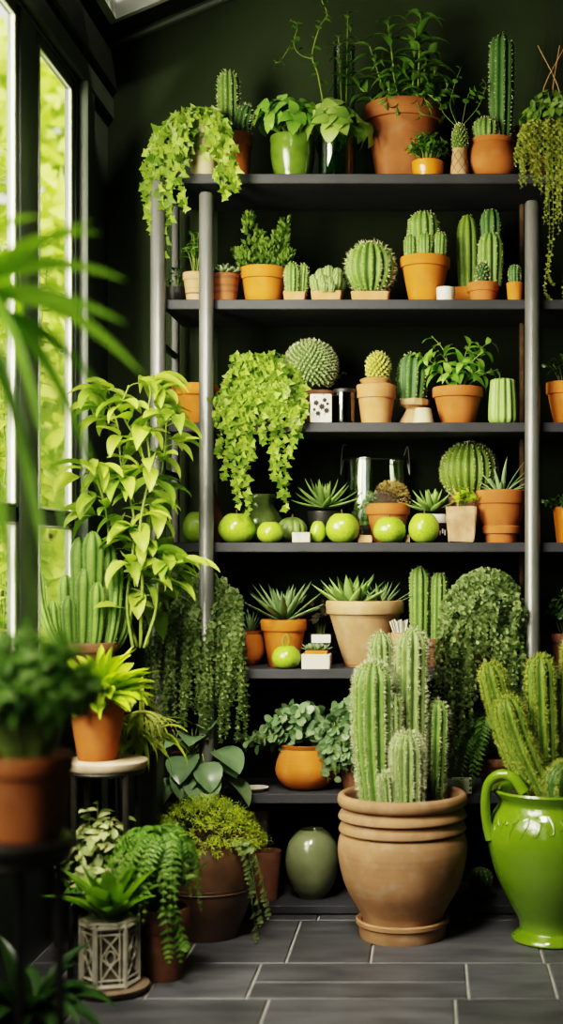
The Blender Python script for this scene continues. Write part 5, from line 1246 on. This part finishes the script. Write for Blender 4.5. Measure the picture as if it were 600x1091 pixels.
# round stand with the bright leafy pot
def stand(px, d, ytop, r, label, top_mat, legs=4, h_th=7, az0=.5, low=True):
    zt = Z(ytop, d); o, u = floor_item('plant_stand', label, 'plant stand', px, d)
    mb = MB(); lathe(mb, [(0, zt - h_th * u), (r * u * .95, zt - h_th * u), (r * u, zt - h_th * u * .6), (r * u, zt - .002), (r * u * .97, zt), (0, zt)], 48); mb.build('stand_top', top_mat, o)
    mb = MB(); tube(mb, [(r * u * .88 * cos(t), r * u * .88 * sin(t), zt - h_th * u - .006) for t in np.linspace(0, 2 * pi, 37)], .006, None, 6); mb.build('ring', 'iron', o)
    for k in range(legs):
        a = az0 + k * 2 * pi / legs
        mb = MB(); tube(mb, [(r * u * .86 * cos(a), r * u * .86 * sin(a), zt - h_th * u), (r * u * .9 * cos(a), r * u * .9 * sin(a), zt * .5), (r * u * .98 * cos(a), r * u * .98 * sin(a), 0)], .0075, .006, 8); mb.build('leg', 'iron', o)
    if low: mb = MB(); tube(mb, [(r * u * .92 * cos(t), r * u * .92 * sin(t), zt * .35) for t in np.linspace(0, 2 * pi, 37)], .004, None, 6); mb.build('lower_ring', 'iron', o)
    return zt
M['topwood'] = surf('pale worn wood top', (.52, .40, .30), (.36, .26, .18), .6, scale=20, bump=.15)
dS = 3.14
zt = stand(113, dS, 809, 44, 'round iron plant stand with a pale wooden top under the lime green plant', 'topwood', 4, 9, .785, False)
o, u = floor_item('potted_plant', 'lime green ruffled plant in a terracotta pot on the pale round stand', 'potted plant', 104, dS, zt)
pot(o, 31 * u, 70 * u, 'terra', .66, .26)
mb = MB()
for i in range(170):
    az = i * 2.4; q = sqrt((i + .5) / 170); leaf(mb, (.02 * q * cos(az), .02 * q * sin(az), 62 * u), az + rnd(-.3, .3), 1.35 - 1.15 * q + rnd(-.2, .2), rnd(.11, .19) * (1 - .2 * q), rnd(.02, .034), rnd(.2, 1.5), random.choice(['ovate', 'obov', 'strap']), .5, 8, rnd(.1, 1), rnd(-.5, .5))
mb.build('foliage', 'lime', o, sharp=None)
d = 1.92
zt2 = stand(14, d, 893, 66, 'dark round plant stand in the near left corner carrying the blurred terracotta pot', 'iron', 3, 16, -.35)
o, u = floor_item('potted_plant', 'dense dark green plant in a blurred terracotta pot at the near left', 'potted plant', 30, d, zt2)
pot(o, 48 * u, 90 * u, 'terra2', .74, .22)
bush(o, 78 * u, 70, 86 * u, .10, 165 * u, 9, .05, .018, T_LA2, ('mid', 'stem'), .03, .4, .8, .25, .25, flat=.3, sr=.002)
# low foliage in the near corner below the stand
o, u = floor_item('potted_plant', 'dark broad-leaved plant on the floor below the near stand', 'potted plant', 30, 2.62)
pot(o, 34 * u, 44 * u, 'dark', .75, style='plain')
mb = MB()
for i in range(34):
    az = i * 2.4; q = sqrt((i + .5) / 34); leaf(mb, (.02 * cos(az), .02 * sin(az), 40 * u), az, 1.4 - 1.0 * q + rnd(-.1, .1), rnd(.10, .19), rnd(.035, .05), rnd(.7, 1.6), 'ovate', .35, 9, rnd(.1, .8))
mb.build('foliage', 'deep', o, sharp=None)
# tall climber in a planter by the window
d = 3.42
o, u = floor_item('climbing_plant', 'tall yellow-green climbing plant with drooping pointed leaves between the window and the shelf', 'potted plant', 150, d)
h = .50; mb = MB(); loft(mb, [rrect(.085, .085, .01, 0), rrect(.102, .102, .01, h - .006), rrect(.10, .10, .008, h), rrect(.088, .088, .006, h), rrect(.088, .088, .006, h - .05)]); mb.build('planter', 'dark', o, sharp=30)
mb = MB(); loft(mb, [rrect(.087, .087, .006, h - .06), rrect(.087, .087, .006, h - .02)]); mb.build('soil', 'soil', o)
def zq(y): return Z(y, d)
mb = MB(); lv = Lv(); l2 = Lv()
stems = [[(0, 690), (4, 620), (2, 560), (10, 500), (4, 450), (8, 415), (2, 402)], [(-6, 690), (-12, 640), (-6, 560), (-22, 500), (-28, 450), (-40, 425), (-50, 418)], [(6, 690), (18, 640), (14, 570), (20, 510), (26, 470), (30, 450), (44, 446)], [(0, 690), (0, 600), (8, 540), (0, 480), (-18, 440), (-10, 412)], [(4, 690), (14, 640), (24, 610), (34, 600), (44, 604)], [(-6, 690), (-30, 600), (-36, 540), (-50, 500), (-62, 512)]]
for j, sxy in enumerate(stems):
    P = spline([(x * u, -.03 * sin(j + i), zq(y)) for i, (x, y) in enumerate(sxy)], 50); tube(mb, P, .0042, .0018, 7, .5, 1)
    n = int(len(sxy) * 3.6)
    for i in range(n):
        t = .12 + .88 * (i + .5) / n; p, T = interp(P, t); az = rnd(0, 2 * pi); out = np.array([cos(az), sin(az) * .6 - .25, .3]); p1 = p + out * rnd(.015, .04)
        tube(mb, bez(p, (p + p1) / 2 + (0, 0, .008), p1, 5), .0014, .001, 4, .5, 1)
        L = rnd(.075, .125)
        for k in range(random.choice((1, 2, 3))):
            a2 = az + rnd(-1.2, 1.2); leaf(mb, p1, a2, rnd(-.5, .5), L * rnd(.7, 1), L * rnd(.30, .42), rnd(.5, 1.5), random.choice(['ovate', 'lance', 'ovate']), .45, 8, rnd(.05, 1), rnd(-.5, .5))
mb.build('climbing_stems', [leafm('yellow green climber leaf', (.15, .27, .035), (.48, .58, .12), .4, .4), 'stem'], o, sharp=None)
mb = MB()
for i in range(46):
    az = -pi / 2 + rnd(-1.5, 1.5); leaf(mb, (rnd(-.03, .03), -.05, h - .01), az, rnd(.2, 1.2), rnd(.10, .2), rnd(.010, .028), rnd(1.2, 2.4), random.choice(['strap', 'lance']), .5, 10, rnd(.1, .9), rnd(-.4, .4))
mb.build('underplanting', 'moss', o, sharp=None)
mb = MB(); c = np.array([12 * u, -.10, zq(752)])
for i in range(60):
    a = rnd(.25, pi - .25); L = rnd(.07, .12); P = bez(c, c + (cos(a) * L * .7, -.02, -sin(a) * L * .3), c + (cos(a) * L * .8, -.03 + rnd(-.02, .02), -sin(a) * L), 7); tube(mb, P, .0013, .0005, 4)
tube(mb, spline([(2 * u, -.04, h - .01), (8 * u, -.08, zq(720)), c], 8), .003, .003, 6)
mb.build('spray_of_thin_leaves', surf('yellow thread leaf', (.50, .55, .10), (.36, .42, .05), .5), o)
# leafy cactus clump on a plinth by the window
d = 3.40
zt3 = Z(722, d)
o, u = floor_item('plant_stand', 'dark square plant stand by the window, behind the lime green plant', 'plant stand', 95, d)
mb = MB(); box(mb, -.07, .07, -.08, .08, zt3 - .02, zt3, .003); mb.build('stand_top', 'dark', o, sharp=30)
for sx in (-1, 1):
    for sy in (-1, 1): mb = MB(); box(mb, sx * .058 - .008, sx * .058 + .008, sy * .07 - .008, sy * .07 + .008, 0, zt3 - .02, .001); mb.build('leg', 'dark', o, sharp=30)
o, u = floor_item('flat_stemmed_cactus', 'clump of upright flat-stemmed cactus against the window on the dark square stand', 'potted cactus', 95, d, zt3)
pot(o, 30 * u, 38 * u, 'terrad', .72)
for (x, y, tx, ty, r, rb) in ((-8, 0, -10, 572, 10, 4), (4, -.02, 6, 566, 11, 4), (14, .02, 18, 578, 9, 4), (-2, -.04, 0, 606, 9.5, 4), (-18, .01, -26, 612, 8, 4), (-24, 0, -38, 640, 7, 5), (22, -.02, 30, 596, 8, 5), (10, -.05, 14, 620, 8, 4), (-12, -.05, -16, 634, 8, 4), (26, .02, 40, 622, 7, 5), (-28, -.02, -52, 606, 6, 5)):
    cactus(o, (x * u, y, 32 * u), (tx * u, y, Z(ty, d) - zt3), r * u, rb, .42, 'cac', 'spine', .004, 2, .012, (x * .4 * u + tx * .75 * u, y, (Z(ty, d) - zt3) * .5), False, .6, 2.2, 'cactus', 30, .0006, .8, .7, .05)
# big strap-leaved plant, near left, blurred
d = 1.72; u = S(d)
o = thing('strap_leaf_plant', 'large out-of-focus plant with long arching strap leaves at the left edge', 'potted plant', (X(-62, d), d, 0))
pot(o, .11, .22, 'terrad', .7)
mb = MB(); tube(mb, spline([(0, 0, .18), (.01, 0, .6), (0, .01, 1.0), (.005, 0, Z(330, d))], 24), .017, .012, 10); mb.build('trunk', 'bark', o)
mb = MB()
def strap(tx, ty, dy, w, arch, sx=0, sy=330, var=.5):
    p0 = np.array([sx * u, 0, Z(sy, d)]); p2 = np.array([(tx + 62) * u, dy, Z(ty, d)]); p1 = (p0 + p2) / 2 + np.array([0, 0, arch])
    P = bez(p0, p1, p2, 16); T = nrm(np.gradient(P, axis=0)); sd = nrm(np.cross(T, (0, 0, 1.0)) + np.array([0, -.001, 0])); up = np.cross(sd, T)
    t = np.linspace(0, 1, 16); ww = w * np.minimum(1, .35 + 2.2 * t) * np.clip((1 - t) * 2.2, 0, 1) ** .8 / 2
    V = []
    for i in range(16):
        # blade tilted towards the viewer so the flat shows
        s2 = nrm(sd[i] * .75 + up[i] * .65); n2 = np.cross(T[i], s2)
        for k in (-1, -.5, 0, .5, 1): V.append(P[i] + s2 * ww[i] * k + n2 * .25 * ww[i] * abs(k))
    Fc = [(i * 5 + k, i * 5 + k + 1, (i + 1) * 5 + k + 1, (i + 1) * 5 + k) for i in range(15) for k in range(4)]
    mb.add(np.array(V), Fc, var)
for a in ((104, 240, -.02, .022, .02, 10, 310, .7), (136, 300, .0, .024, .07, 6, 320, .75), (150, 400, .03, .030, .10, 6, 320, .8), (144, 352, -.04, .030, .06, 0, 326, .5), (122, 440, .04, .024, .10, 0, 330, .4), (96, 236, .06, .016, .04, 8, 306, .9), (92, 660, -.03, .036, .34, 10, 340, .35), (60, 700, .02, .034, .30, 8, 340, .3), (30, 690, -.06, .036, .24, 0, 345, .25), (110, 560, .05, .028, .22, 6, 336, .45), (8, 640, .04, .034, .14, 0, 350, .3), (-20, 680, -.08, .034, .1, 0, 350, .3), (40, 225, .03, .016, .05, 0, 300, .9), (-130, 420, .03, .03, .1, 0, 330, .5), (-150, 300, -.06, .03, .1, 0, 330, .5), (-60, 300, .35, .03, .15, 0, 320, .5), (-90, 460, .3, .03, .2, 0, 330, .5), (-20, 360, -.3, .03, .14, 0, 325, .5), (-110, 560, -.12, .03, .2, 0, 335, .4)): strap(*a)
mb.build('strap_leaves', 'strap', o, sharp=None)
